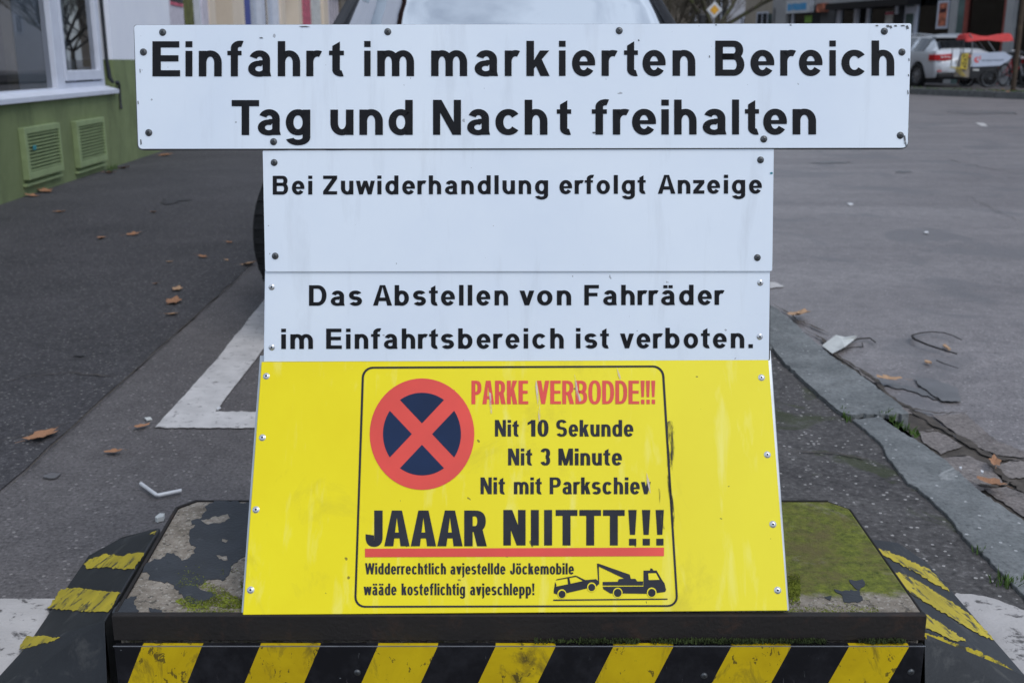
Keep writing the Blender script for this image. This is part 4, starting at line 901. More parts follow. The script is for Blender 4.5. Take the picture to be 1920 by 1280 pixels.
# grilles
def grille(quad):
    ss = [wpx(*q) for q in quad]; s0 = (ss[0][0] + ss[3][0])/2; s1 = (ss[1][0] + ss[2][0])/2; z1 = (ss[0][1] + ss[1][1])/2; z0 = (ss[2][1] + ss[3][1])/2
    d = .045; f_ = .055; mb = MB(); wbox(mb, s0, s0 + f_, 0, d, z0, z1); wbox(mb, s1 - f_*.5, s1, 0, d, z0, z1); wbox(mb, s0 + f_, s1 - f_*.5, 0, d - .0015, z1 - .045, z1); wbox(mb, s0 + f_, s1 - f_*.5, 0, d - .0015, z0, z0 + .05)
    v = mb.build('vent_grille', M['greenmetal'], house, HO, bevel=.003)
    mb = MB(); n_ = 11; zz0, zz1 = z0 + .05, z1 - .045
    for k in range(n_):
        z_ = zz0 + (zz1 - zz0)*(k + .25)/n_; hgt = (zz1 - zz0)/n_
        mb.prism([wpt(s0 + f_, .012, z_ + hgt*.36), wpt(s0 + f_, d - .006, z_), wpt(s0 + f_, d - .006, z_ + .006), wpt(s0 + f_, .012, z_ + hgt*.36 + .006)], wd*(s1 - s0 - f_*1.5))
    mb.build('louvres', M['greenmetal'], v, HO)
    mb = MB(); wbox(mb, s0 + f_*.6, s1 - f_*.3, .001, .008, z0 + .03, z1 - .03); mb.build('back_plate', M['greendark'], v, HO)
    mb = MB(); wbox(mb, s0 - .02, s1 + .0, 0, .03, z0 - .045, z0 - .028); mb.build('ledge', M['greenmetal'], v, HO)
    return v
grille([(34, 240), (102, 230), (109, 320), (43, 338)]); grille([(134, 227), (187, 220), (192, 302), (140, 314)])
bmk = MB(); q = wpx(50, 282); wbox(bmk, q[0], q[0] + .07, .046, .047, q[1], q[1] + .035); bmk.build('paint_blob', plain('turquoise blob', (.03, .22, .25)), house, HO)
# interior of the shop window
mb = MB(); wbox(mb, sA + .3, sE + .3, -4, -3.9, -.1, 3); wbox(mb, sA + .3, sE + .3, -3.9, -.36, -.1, zsill - .2); wbox(mb, sA + .3, sE + .3, -3.9, -.36, 2.8, 3); mb.build('interior', M['dark'], house, HO)
mb = MB(); q0, q1 = wpx(8, 100, -.6)[0], wpx(30, 100, -.6)[0]; wbox(mb, q0, q1, -.7, -.6, -.1, 2.78); mb.build('interior_post', M['wood'], house, HO)
mb = MB(); q0, q1 = wpx(133, 60, -.5)[0], wpx(156, 60, -.5)[0]; wbox(mb, q0, q1, -.55, -.5, zgreen, 2.7); mb.build('interior_curtain', M['frame'], house, HO)

# ------------------------------------------------------------------ the cream shop house next to it
shop = thing('cream_shop_house', 'cream shop building with taupe doorways beyond the green house', 'building', wpt(sEnd, 0, 0)); SH = shop.location
def seg(name, xa, xb, m, d0, d1, z0=-.2, z1=3.0, parent=None):
    a = wpx(xa, 30, d1)[0]; b = wpx(xb, 30, d1)[0]; mb = MB(); wbox(mb, a, b, d0, d1, z0, z1); return mb.build(name, M[m], parent or shop, SH)
seg('notice_panel', 319, 345, 'lilac', -.3, -.05)
np_ = MB(); a, b = wpx(321, 6, -.04)[0], wpx(343, 6, -.04)[0]; zt_ = wpx(330, 11, -.04)[1]; zb2 = wpx(330, 5, -.04)[1]; wbox(np_, a, b, -.05, -.04, zt_, zb2); np_.build('red_stripe', M['pink'], shop, SH)
np_ = MB(); wbox(np_, a, b, -.05, -.04, zb2 + .002, zb2 + .5); np_.build('dark_stripe', M['navy'], shop, SH)
seg('shutter', 346, 375, 'olive', -.3, -.12); seg('frame_post', 375.5, 380, 'frame', -.3, -.04)
seg('pilaster', 380.5, 394, 'lilac', -.3, -.02); seg('pilaster', 394.2, 405, 'cream', -.3, 0.0); seg('doorway', 402, 438, 'taupe', -.8, -.5); seg('pilaster', 437, 459, 'cream', -.8, 0.0)
seg('banner', 460, 470, 'blue', -.10, -.03); 
gl_ = seg('shop_pane', 470, 491, 'shopglass', -.16, -.15); seg('frame_post', 491.5, 498, 'frame', -.2, -.05); seg('shop_pane', 499, 520, 'shopglass', -.16, -.15); seg('frame_post', 521, 528, 'frame', -.2, -.05)
seg('pilaster', 528.5, 536, 'cream', -.6, 0.0); seg('doorway', 530, 568, 'taupe', -1.1, -.7); seg('pilaster', 561, 567, 'cream', -1.1, .0)
seg('poster', 569, 583, 'pink', -.12, -.08); seg('poster', 586, 602, 'palepaper', -.12, -.08); seg('shop_pane', 567.5, 607, 'shopglass', -.2, -.19); seg('pilaster', 607.5, 616, 'cream', -.6, 0.0)
seg('display', 472, 489, 'olive', -.6, -.5, .3, 1.55); seg('display', 506, 519, 'palepaper', -.6, -.5, .3, 1.75); seg('interior', 458, 536, 'dark', -2.6, -2.4); seg('interior', 566, 608, 'dark', -2.6, -2.4)
seg('shutter', 616.5, 640, 'dark', -.3, -.1)
for k in range(5): seg('shutter_rod', 618 + k*5, 619.8 + k*5, 'lilac', -.1, -.06)
sQ = wpx(640, 30)[0]; mb = MB(); wbox(mb, sEnd + .01, sQ + 40, -.6, .02, 3.0, 17.0); wbox(mb, sQ, sQ + 40, -.6, 0.0, -.2, 3.0); wbox(mb, sEnd + .01, sEnd + .2, -8, -.6, -.2, 17.0); mb.build('upper_wall', M['brownwall'], shop, SH)  # unseen upper wall, made dark and tall to darken the windscreen reflection
mb = MB(); wbox(mb, sEnd + .01, sQ + 40.2, -8, .3, 17.0, 17.3); mb.build('roof', M['roof'], shop, SH)
for zz in (4.2, 7.4, 10.6):
    for k in range(9):
        mb = MB(); wbox(mb, sEnd + 1.5 + k*3, sEnd + 2.8 + k*3, .0, .03, zz, zz + 1.7); mb.build('window', M['shopglass'], shop, SH)

# ------------------------------------------------------------------ cars
def car(name, label, paint, st_, wheels, wr, cab, group=None, roofrail=False, glassmat='carglass', screenmat='carglass', tracked=0.0, steer=0.0):
    """st_: stations along the length from the tail (L, half width, belt z, top z, top half width, sill z)"""
    t = thing(name, label, 'car', (0, 0, 0), 0, group)
    S = []
    n = 6
    for i in range(len(st_)-1):
        p0 = st_[max(i-1, 0)]; p1 = st_[i]; p2 = st_[i+1]; p3 = st_[min(i+2, len(st_)-1)]
        for k in range(n):
            u = k/n; q = []
            for j in range(6):
                m1 = (p2[j]-p0[j])*.5; m2 = (p3[j]-p1[j])*.5
                if (p2[j]-p1[j])*m1 <= 0: m1 = 0
                if (p2[j]-p1[j])*m2 <= 0: m2 = 0
                lim = abs(p2[j]-p1[j])*2.2; m1 = max(-lim, min(lim, m1)); m2 = max(-lim, min(lim, m2))
                q.append((2*u**3-3*u*u+1)*p1[j] + (u**3-2*u*u+u)*m1 + (-2*u**3+3*u*u)*p2[j] + (u**3-u*u)*m2)
            q[0] = p1[0] + (p2[0]-p1[0])*u; S.append((q, i + u))
    S.append((list(st_[-1]), len(st_)-1.0))
    rings = []
    for q, idx in S:
        Lx, w, zb, zt, wt_, zs_ = q; zc = zs_
        for wl_ in wheels:
            d = abs(Lx - wl_)
            if d < wr*1.14: zc = max(zc, wr + math.sqrt((wr*1.14)**2 - d*d))
        z1 = max(zs_ + .16, zc + .02); z2 = max(zs_ + (zb - zs_)*.55, zc + .05); z2b = max(z2 + .01, zb - .12)
        half = [(w*.93, zc), (w*.985, z1), (w, z2), (w*.985, z2b), (w*.945, zb), (wt_, max(zb + .012, zt - .055)), (wt_*.86, max(zb + .02, zt - .012)), (wt_*.45, max(zb + .025, zt)), (0, max(zb + .027, zt + .005))]
        rings.append([Vector((x, Lx, z)) for x, z in half])
    nr = len(rings[0]); body, side, front, rear, roofp = MB(), MB(), MB(), MB(), MB()
    parts = {}
    for i in range(len(rings)-1):
        idx = S[i][1]
        for j in range(nr-1):
            key = 'body'
            if j == 4 and cab['side'][0] <= idx < cab['side'][1] and not any(a <= idx < b for a, b in cab['pillars']): key = 'side'
            if j in (5, 6, 7) and cab['front'][0] <= idx < cab['front'][1]: key = 'front'
            if j in (5, 6, 7) and cab['rear'][0] <= idx < cab['rear'][1]: key = 'rear'
            for sgn in (1, -1):
                f = [rings[i][j], rings[i+1][j], rings[i+1][j+1], rings[i][j+1]]; f = [Vector((p.x*sgn, p.y, p.z)) for p in f]
                if sgn > 0: f.reverse()
                k2 = key + (('_r' if sgn > 0 else '_l') if key == 'side' else '')
                parts.setdefault(k2, MB()).add(f, [(0, 1, 2, 3)])
    for r_, flip in ((rings[0], 0), (rings[-1], 1)):
        loop = [Vector(p) for p in r_] + [Vector((-p.x, p.y, p.z)) for p in reversed(r_[:-1])]
        parts['body'].poly(loop)
    b = parts['body'].build('body', M[paint], t, smooth=38)
    for k_, nm in (('side_r', 'side_window'), ('side_l', 'side_window'), ('front', 'windscreen'), ('rear', 'rear_window')):
        if k_ in parts: parts[k_].build(nm, M[screenmat if k_ == 'front' else glassmat], t, smooth=60)
    # underbody and cabin floor so that the wheel wells are dark
    mb = MB(); Ls = [q[0][0] for q in S]; mb.box((-.60, Ls[0] + .25, .22), (.60, Ls[-1] - .25, .62)); mb.build('underbody', M['trim'], t)
    mb = MB(); mb.box((-.52, cab['seat'][0], .62), (-.06, cab['seat'][0] + .16, 1.12)); mb.box((.06, cab['seat'][0], .62), (.52, cab['seat'][0] + .16, 1.12)); mb.build('seat_row', M['trim'], t)
    for wl_ in wheels:
        for sgn in (1, -1):
            front_ = wl_ == max(wheels); T = Matrix.Translation((sgn*(st_[len(st_)//2][1] - .10 + tracked), wl_, wr)) @ Matrix.Rotation(steer if front_ else 0, 4, 'Z') @ Matrix.Rotation(math.pi/2*sgn, 4, 'Y')
            mb = MB(); mb.lathe([(wr*.66, .085), (wr*.72, .10), (wr*.92, .105), (wr*.985, .085), (wr, .05), (wr, -.05), (wr*.985, -.085), (wr*.9, -.10), (wr*.66, -.09), (wr*.66, .085)], T, 40)
            for k in range(36):
                a = 2*math.pi*k/36
                mb.box((wr*.985, -.010, -.082), (wr*1.012, .010, .082), T @ Matrix.Rotation(a, 4, 'Z'))
            ty = mb.build('wheel', M['tyre'], t, smooth=40)
            mb = MB(); mb.lathe([(wr*.66, .08), (wr*.62, .085), (wr*.60, .02), (wr*.2, .0), (0, .0)], T, 30)
            for k in range(10):
                a = 2*math.pi*k/10; mb.box((wr*.1, -.022, .045), (wr*.63, .022, .075), T @ Matrix.Rotation(a, 4, 'Z'))
            mb.lathe([(wr*.17, .0), (wr*.17, .085), (wr*.12, .095), (0, .095)], T, 16)
            mb.build('rim', M['rim'], ty, smooth=35)
    return t, rings, S
small = [(q[0], q[1]*1.085, q[2], q[3], q[4]*1.085, q[5]) for q in [(0.0, .66, .70, .72, .58, .35), (.12, .73, .82, .90, .60, .24), (.55, .76, .90, 1.38, .53, .22), (1.3, .775, .90, 1.45, .54, .21), (2.1, .775, .90, 1.44, .54, .21), (2.5, .775, .905, 1.39, .535, .21), (3.18, .77, .91, .975, .66, .21), (3.65, .75, .84, .89, .62, .22), (3.95, .70, .66, .72, .54, .26), (4.02, .62, .52, .56, .48, .32)]]
cabS = dict(side=(2.0, 5.85), pillars=[(3.6, 3.85)], front=(5.16, 5.84), rear=(1.17, 1.84), seat=(1.75, 0))
pc, _, _ = car('parked_car', 'silver car parked facing the camera behind the warning sign', 'silver', small, (.72, 3.25), .305, cabS, glassmat='carglass', screenmat='screen', tracked=.005, steer=-.42)
pc.location = (-.085, 7.45, 0); pc.rotation_euler = (0, 0, math.pi + .02)
for s_ in (-1, 1):
    mb = MB(); mb.box((s_*.52 - .16, 3.80, .58), (s_*.52 + .16, 3.99, .72)); mb.build('headlight', M['tailwhite'], pc, bevel=.03)
    mb = MB(); mb.box((s_*.86 - .09, 2.62, .94), (s_*.86 + .06, 2.74, 1.06)); mb.build('mirror', M['silver'], pc, bevel=.03)
    mb = MB(); mb.tube([(s_*.715, 3.17, .955), (s_*.69, 2.95, 1.07), (s_*.64, 2.75, 1.20), (s_*.60, 2.52, 1.345)], .020, 6); mb.build('windscreen_seal', M['trim'], pc, smooth=60)
    mb = MB(); mb.box((s_*.06 if s_ > 0 else -.40, 3.96, .50), (.40 if s_ > 0 else -.06, 4.025, .60)); mb.build('grille', M['trim'], pc, bevel=.01)
    mb = MB(); mb.tube([(s_*.12, 3.10, 1.00), (s_*.42 - .2, 2.98, 1.075)], .007, 6); mb.build('wiper', M['trim'], pc)
mb = MB(); mb.prism([(.30, 2.75, .98), (.52, 2.75, .98), (.44, 2.70, 1.22), (.36, 2.70, 1.22)], (0, .012, 0)); mb.build('folder', M['teal'], pc)
dc = None
dark_st = [(q[0]*1.1, q[1]*1.02, q[2]*1.0, q[3]*1.0, q[4]*1.02, q[5]) for q in small]
dc, _, _ = car('parked_car', 'dark blue grey car parked further along the kerb, seen reflected in the shop window', 'navy', dark_st, (.8, 3.55), .31, cabS)
dc.location = (.25, 16.5, 0); dc.rotation_euler = (0, 0, math.pi + .05)
est = [(0.0, .72, .70, .74, .62, .42), (.05, .84, .80, .84, .72, .30), (.10, .885, 1.0, 1.04, .73, .27), (.60, .905, 1.02, 1.395, .60, .25), (1.1, .915, 1.02, 1.455, .61, .24), (2.2, .92, 1.0, 1.475, .62, .23), (2.95, .92, .985, 1.43, .615, .23), (3.75, .91, .965, 1.02, .76, .23), (4.35, .89, .87, .92, .72, .24), (4.72, .83, .70, .76, .62, .27), (4.82, .76, .52, .58, .58, .33)]
cabE = dict(side=(3.1, 6.75), pillars=[(4.15, 4.32), (5.2, 5.4)], front=(6.17, 6.84), rear=(2.16, 2.84), seat=(2.4, 0))
ec, er, eS = car('parked_car', 'silver estate car with roof rails parked at the far shopfront', 'silver', est, (.92, 3.75), .335, cabE)
pE = at_y(1803, 150, 32.0); ec.location = (pE.x, 32.0, FZ); ec.rotation_euler = (0, 0, .21)
for s_ in (-1, 1):
    mb = MB(); mb.tube([(s_*.60, .62, 1.42), (s_*.615, .75, 1.475), (s_*.63, 1.4, 1.515), (s_*.63, 2.3, 1.525), (s_*.625, 2.95, 1.47)], .024, 8); mb.build('roof_rail', M['silver'], ec, smooth=60)
    # lamps wrap round the corner
    mb = MB(); mb.prism([Vector((s_*x, y, .75 + (.03 if x < .6 else 0))) for x, y in ((.34, .10), (.36, .005), (.62, -.02), (.80, .0), (.905, .08), (.925, .34), (.86, .36), (.78, .14))], (0, 0, .17)); lm = mb.build('tail_light', M['tail'], ec, bevel=.008)
    mb = MB()
    for k in range(3): mb.box((s_*(.50 + .11*k) - .035, -.034, .835), (s_*(.50 + .11*k) + .035, .02, .87))
    mb.build('lamp_insert', M['tailwhite'], lm)
    mb = MB(); mb.box((s_*.62 - .18, -.0, .44), (s_*.62 + .18, .06, .475)); mb.build('reflector', M['tail'], ec)
mb = MB(); mb.box((-.80, -.03, .26), (.80, .3, .40)); mb.build('bumper_trim', M['trim'], ec, bevel=.03)
mb = MB(); mb.prism([(-.30, .0, .62), (.30, .0, .62), (.34, .05, .80), (-.34, .05, .80)], (0, .03, 0)); mb.build('plate_recess', M['trim'], ec)
mb = MB(); mb.box((-.26, -.012, .66), (.26, -.002, .76)); mb.build('number_plate', M['plate'], ec)
mb = MB(); mb.prism([(-.62, .50, 1.40), (.62, .50, 1.40), (.60, .78, 1.455), (-.60, .78, 1.455)], (0, 0, .02)); mb.build('spoiler', M['silver'], ec)

# ------------------------------------------------------------------ rickshaw trailer and bicycles
K = at_y(1838, 166, 29.8); sc_ = 1/69.0
def rx(x): return (x - 1838)*sc_
def rz_(y): return (166 - y)*sc_
rk = thing('cargo_trailer', 'pale bicycle rickshaw trailer with a red cloth canopy in front of the silver estate', 'trailer', (K.x, K.y, FZ))
def P3(x, y, d=0.0): return Vector((rx(x), d, rz_(y)))
mb = MB(); top_ = [(1799, 77), (1801, 68), (1806, 66.2), (1815, 68), (1826, 70.5), (1838, 71.5), (1848, 71), (1860, 69), (1872, 66.5), (1880, 66), (1886, 70), (1889, 78)]
A = [P3(x, y, .55) for x, y in top_]; Bm = [P3(x, y + .5, 0) + Vector((0, 0, .02)) for x, y in top_]; C_ = [P3(x, max(y + 4, 79 + math.sin(i)*1.5), -.08) for i, (x, y) in enumerate(top_)]
mb.strip(A, Bm); mb.strip(Bm, C_); mb.build('canopy', M['canopy'], rk, smooth=50)
mb = MB()
for d in (-.04, .52):
    mb.tube([P3(1813.5, 128, d), P3(1813.5, 90, d), P3(1812, 74, d), P3(1806, 67, d)], .016, 6); mb.tube([P3(1842, 80, d), P3(1856, 97, d)], .012, 6)
    mb.tube([P3(1793, 92, d), P3(1793, 126, d)], .014, 6)
mb.build('canopy_frame', M['steel'], rk, smooth=60)
mb = MB(); mb.prism([P3(1817, 101, -.06), P3(1874, 98.5, -.06), P3(1890, 108, -.06), P3(1880, 117, -.06), P3(1868, 123.5, -.06), P3(1817, 126, -.06)], (0, .03, 0)); sp_ = mb.build('side_panel', M['panelwhite'], rk, bevel=.004)
# faded red emblem and a line too small to read
mb = MB(); ec0 = P3(1824.5, 113, -.064); A = []; Bm = []
for i in range(15):
    a = R(60 + 250*i/14); A.append(ec0 + Vector((.075*math.cos(a), 0, .075*math.sin(a)))); Bm.append(ec0 + Vector((.035*math.cos(a) + .012, 0, .035*math.sin(a) + .01)))
mb.strip(A, Bm); mb.prism([P3(1829, 106, -.0645), P3(1831, 106, -.0645), P3(1830.5, 112, -.0645), P3(1827, 114, -.0645), P3(1829, 110, -.0645)], (0, .0005, 0)); mb.build('emblem', M['red'], sp_)
mb = MB(); rnd = random.Random(3); xx = 1833.5
while xx < 1874:
    w_ = rnd.uniform(.7, 1.5); hh = rnd.choice((1.1, 1.5, 2.0)); y0_ = 115.2 - (xx - 1833)*.03; mb.add([P3(xx, y0_, -.064), P3(xx + w_, y0_, -.064), P3(xx + w_, y0_ - hh, -.064), P3(xx, y0_ - hh, -.064)], [(0, 1, 2, 3)]); xx += w_ + .5
mb.build('small_lettering', M['inkblue'], sp_)
mb = MB(); mb.prism([P3(1814, 126, -.03), P3(1870, 124, -.03), P3(1862, 132, -.03), P3(1856, 146, -.03), P3(1814, 146, -.03)], (0, .55, 0)); mb.build('lower_box', M['trim'], rk)
mb = MB(); mb.prism([P3(1819.5, 129.5, -.032), P3(1831, 129.5, -.032), P3(1831, 133, -.032), P3(1819.5, 132, -.032)], (0, .001, 0)); mb.build('badge', M['palepaper'], rk)
mb = MB(); mb.prism([P3(1807, 100, .0), P3(1814, 100, -.02), P3(1814, 145, -.02), P3(1800, 144, .0)], (0, .5, 0)); mb.build('rear_panel', M['taupe'], rk)
mb = MB(); mb.prism([P3(1796, 103, -.04), P3(1808, 100.5, -.04), P3(1808, 129, -.04), P3(1795, 130.5, -.04)], (0, .02, 0)); ys_ = mb.build('yellow_board', M['yellowpl'], rk)
mb = MB()
for k in range(4):
    y0_ = 104.5 + k*6.2
    for a, b_, c_, d_ in ((1798, y0_, 1806, y0_ + 1.3), (1798 + (k % 2)*4, y0_, 1800.5 + (k % 2)*4, y0_ + 4.5), (1804 - (k % 3), y0_ + 2.6, 1806, y0_ + 4.5)): mb.add([P3(a, b_, -.0412 - k*.0001), P3(c_, b_, -.0412 - k*.0001), P3(c_, d_, -.0412 - k*.0001), P3(a, d_, -.0412 - k*.0001)], [(0, 1, 2, 3)])
mb.build('board_marks', M['trim'], ys_)
mb = MB(); mb.tube([P3(1776, 126.5, -.06), P3(1790, 127, -.05), P3(1808, 130, -.04)], .014, 6); mb.tube([P3(1784, 127, -.06), P3(1797, 140, -.05), P3(1806, 142, -.04)], .012, 6); mb.tube([P3(1790, 128, -.06), P3(1806, 142, -.05)], .012, 6); mb.build('strap', M['yellowpl'], rk, smooth=60)
mb = MB(); mb.box((rx(1809), -.06, rz_(109)), (rx(1813), -.035, rz_(104))); mb.build('reflector', M['postero'], rk)
def bwheel(r, tr, T, parent, name='wheel', rimm='rim'):
    mb = MB(); mb.lathe([(r - tr, -tr), (r, -tr*.8), (r + tr*.4, 0), (r, tr*.8), (r - tr, tr), (r - tr, -tr)], T, 36); w = mb.build(name, M['tyre'], parent, smooth=50)
    mb = MB(); mb.lathe([(r - tr*2.0, -tr*.7), (r - tr, -tr*.9), (r - tr, tr*.9), (r - tr*2.0, tr*.7), (r - tr*2.0, -tr*.7)], T, 36)
    for k in range(14):
        a = 2*math.pi*k/14; mb.tube([T @ Vector((.02*math.cos(a), .02*math.sin(a), 0)), T @ Vector(((r - tr)*math.cos(a), (r - tr)*math.sin(a), 0))], .003, 4)
    mb.lathe([(0, -.04), (.025, -.04), (.025, .04), (0, .04)], T, 10); mb.build('rim', M[rimm], w, smooth=40); return w
RX = Matrix.Rotation(math.pi/2, 4, 'X')
bwheel(.235, .018, Matrix.Translation(P3(1851.5, 146.5, -.08)) @ RX, rk, rimm='darkrim'); bwheel(.235, .018, Matrix.Translation(P3(1824, 146.5, .55)) @ RX, rk, rimm='darkrim')
def bicycle(label, paint, loc, rz, first=None):
    if first:
        o = copy_tree(first); o.location = loc; o.rotation_euler = (0, 0, rz); o['label'] = label
        for ch in o.children:
            if ch.name.startswith('frame') and paint: ch.data = ch.data.copy(); ch.data.materials[0] = M[paint]
        return o
    t = thing('bicycle', label, 'bicycle', loc, rz, 'bicycles parked around the brown post')
    for x in (-.52, .52): bwheel(.33, .022, Matrix.Translation((x, 0, .345)) @ RX, t, rimm='darkrim')
    V = lambda x, z, y=0: Vector((x, y, z))
    mb = MB(); bb = V(-.08, .30); stp = V(-.22, .80); hd = V(.36, .82); hb = V(.39, .68)
    for a, b_, r in ((bb, stp, .016), (stp, hd, .016), (bb, hb, .02), (hd, hb, .02), (V(-.52, .345, .05), bb, .01), (V(-.52, .345, -.05), bb, .01), (V(-.52, .345, .05), V(-.2, .74), .009), (V(-.52, .345, -.05), V(-.2, .74), .009)): mb.tube([a, b_], r, 6)
    mb.build('frame', M[paint], t, smooth=60)
    mb = MB()
    for y in (-.05, .05): mb.tube([hb, V(.46, .5, y), V(.52, .345, y)], .011, 6)
    mb.build('fork', M['steel'], t, smooth=60)
    mb = MB(); mb.tube([hd, V(.33, .98)], .012, 6); mb.tube([V(.20, 1.0, -.27), V(.30, 1.02, -.2), V(.34, .98, 0), V(.30, 1.02, .2), V(.20, 1.0, .27)], .011, 6); mb.build('handlebar', M['rim'], t, smooth=60)
    mb = MB(); mb.tube([V(-.22, .8), V(-.25, .93)], .012, 6); mb.prism([V(-.40, .93, -.075), V(-.36, .93, -.09), V(-.12, .95, -.02), V(-.10, .95, 0), V(-.12, .95, .02), V(-.36, .93, .09), V(-.40, .93, .075)], (0, 0, .045)); mb.build('saddle', M['trim'], t, bevel=.012)
    mb = MB(); mb.lathe([(.03, -.01), (.09, -.008), (.09, .008), (.03, .01)], Matrix.Translation(bb) @ RX, 20); mb.tube([bb, V(.0, .16, -.1)], .009, 6); mb.tube([bb, V(-.16, .44, .1)], .009, 6); mb.box((-.04, -.17, .145), (.04, -.09, .165)); mb.box((-.2, .09, .43), (-.12, .17, .45)); mb.build('crank', M['steel'], t)
    mb = MB(); mb.box((.40, -.03, .80), (.45, .03, .86)); mb.build('lamp', M['tailwhite'], t, bevel=.01)
    return t
kb = gp(1875, 165, FZ); k2 = gp(1906, 163, FZ)
bk1 = bicycle('dark bicycle leaning in front of the brown post by the trailer wheel', 'trim', (kb.x - .05, kb.y - .35, FZ), -.9)
bicycle('red framed bicycle behind the brown post at the right picture edge', 'signred', (k2.x + .15, k2.y + .6, FZ), .6, bk1)
bicycle('dark bicycle half outside the picture right of the brown post', 'navy', (k2.x + .65, k2.y - .1, FZ), 1.9, bk1)

# post with round sign
pb = gp(1899, 171, FZ); ps = thing('sign_post', 'rusty brown post with round red sign beside the bicycles', 'traffic sign', (pb.x, pb.y, FZ)); 
mb = MB(); mb.tube([(0, 0, 0), (0.0, 0, 3.2)], .062, 12); mb.build('post', M['post'], ps, smooth=60)
T = Matrix.Translation((.12, -.09, H + (115 + 20)*pb.y*1.0/F*1.03 - FZ)) @ RX
mb = MB(); mb.lathe([(0, .0), (.285, .0), (.285, -.006), (0, -.006)], T, 40); mb.build('sign_face', M['signred'], ps)
mb = MB(); mb.lathe([(.286, .001), (.31, .001), (.31, -.012), (.286, -.012)], T, 40); mb.build('sign_rim', M['signwhite'], ps)

# ------------------------------------------------------------------ the dark shop building across the road
Fo = kq[1] + fn*6.0; Fo.z = 0
fnn = -fn                                                # towards the street
def fpt(s_, d, z): return Vector((Fo.x, Fo.y, 0)) + fd*s_ + fnn*d + Vector((0, 0, z))
def fpx(x, y, d=0):
    p = pp(x, y, Vector((Fo.x, Fo.y, 0)) + fnn*d, fnn); return (p - Vector((Fo.x, Fo.y, 0))).dot(fd), p.z
def fbox(mb, s0, s1, d0, d1, z0, z1): mb.prism([fpt(s0, d0, z0), fpt(s1, d0, z0), fpt(s1, d1, z0), fpt(s0, d1, z0)], (0, 0, z1 - z0)); return mb
sb_ = thing('shop_building', 'dark grey shop building with glass fronts behind the silver estate', 'building', fpt(0, 0, 0)); SB = sb_.location
def fs(name, xa, xb, m, d0, d1, za=None, zb=None, ya=None, yb=None, parent=None):
    a = fpx(xa, 30, d1)[0]; b = fpx(xb, 30, d1)[0]; xm = (xa + xb)/2
    z0 = za if za is not None else fpx(xm, yb, d1)[1]; z1 = zb if zb is not None else fpx(xm, ya, d1)[1]
    mb = MB(); fbox(mb, min(a, b), max(a, b), d0, d1, z0, z1); return mb.build(name, M[m], parent or sb_, SB)
GZ, TZ = .1, 3.1
s_l, s_r = fpx(1448, 30)[0], fpx(2300, 30)[0]
mb = MB(); fbox(mb, s_r, s_l, -9, 0.0, TZ, 12); fbox(mb, s_r, s_l, -9, -8.8, -.1, TZ); fbox(mb, s_l - .25, s_l, -8.8, 0, -.1, TZ); fbox(mb, s_r, s_r + .25, -8.8, 0, -.1, TZ); mb.build('upper_wall', M['midgrey'], sb_, SB)
mb = MB(); fbox(mb, s_r, s_l, -9, .3, 12, 12.3); mb.build('roof', M['roof'], sb_, SB)
for zz in (4.2, 7.2):
    for k in range(7): mb = MB(); fbox(mb, s_r + 2 + k*3.4, s_r + 3.6 + k*3.4, .0, .03, zz, zz + 1.7); mb.build('window', M['carglass'], sb_, SB)
fs('interior', 1440, 1720, 'teal' if 0 else 'tealint', -3.2, -3.0, GZ, TZ); fs('interior', 1700, 1795, 'tealint', -2.2, -2.0, GZ, TZ); fs('interior', 1790, 1886, 'redbrown', -1.6, -1.5, GZ, TZ); fs('interior', 1880, 2300, 'dark', -1.6, -1.5, GZ, TZ)
fs('wall_pier', 1449, 1474, 'midgrey', -.3, .0, GZ, TZ); fs('wall_pier', 1519, 1566, 'greyfacade', -.3, .0, GZ, TZ)
bsn = fs('shop_sign', 1473, 1517.5, 'signwhite', .02, .22, ya=2, yb=26)
a0 = fpx(1477, 10, .225); a1 = fpx(1512, 10, .225); z0_, z1_ = fpx(1495, 21, .225)[1], fpx(1495, 8, .225)[1]
mb = MB(); rnd = random.Random(9); q = min(a0[0], a1[0]); e_ = max(a0[0], a1[0])
while q < e_:
    w_ = rnd.uniform(.05, .14); fbox(mb, q, min(q + w_, e_), .222, .226, z0_ + rnd.choice((0, 0, .02)), z1_ - rnd.choice((0, .0, .02))); q += w_ + rnd.uniform(.012, .03)
mb.build('faint_lettering', M['signblue'], bsn, SB)
fs('pane', 1474, 1519, 'shopglass', -.16, -.15, GZ, TZ - .02); fs('mullion', 1484, 1488, 'frame', -.2, -.1, GZ, TZ)
fs('notice', 1509.5, 1522, 'green2', .0, .02, ya=31, yb=44); fs('notice_box', 1530, 1545, 'postero', .01, .2, ya=8, yb=24); fs('alcove', 1523, 1538, 'dark', .0, .012, ya=21, yb=48)
for xa, xb in ((1567, 1575), (1601, 1606.5), (1624, 1628)): fs('mullion', xa, xb, 'frame', -.2, -.06, GZ, TZ)
for xa, xb in ((1575, 1601), (1628, 1676)): fs('pane', xa, xb, 'shopglass', -.16, -.15, GZ, TZ)
fs('entrance', 1607, 1623.5, 'dark', -.5, -.3, GZ, TZ); fs('notice', 1660, 1675, 'palepaper', -.14, -.12, ya=23, yb=60); fs('notice_stripe', 1660, 1675, 'pink', -.119, -.112, ya=24, yb=29)
fs('wall_pier', 1676.5, 1693, 'darkblue', -.3, -.02, GZ, TZ); fs('downpipe', 1677, 1681, 'frame', -.02, .06, ya=-40, yb=28)
dr = fs('door', 1693.5, 1719, 'frame', -.2, -.08, GZ, TZ); fs('pane', 1698, 1713, 'tealint', -.079, -.07, ya=-60, yb=14, parent=dr); fs('pane', 1698.5, 1713, 'tealint', -.079, -.07, ya=27, yb=140, parent=dr)
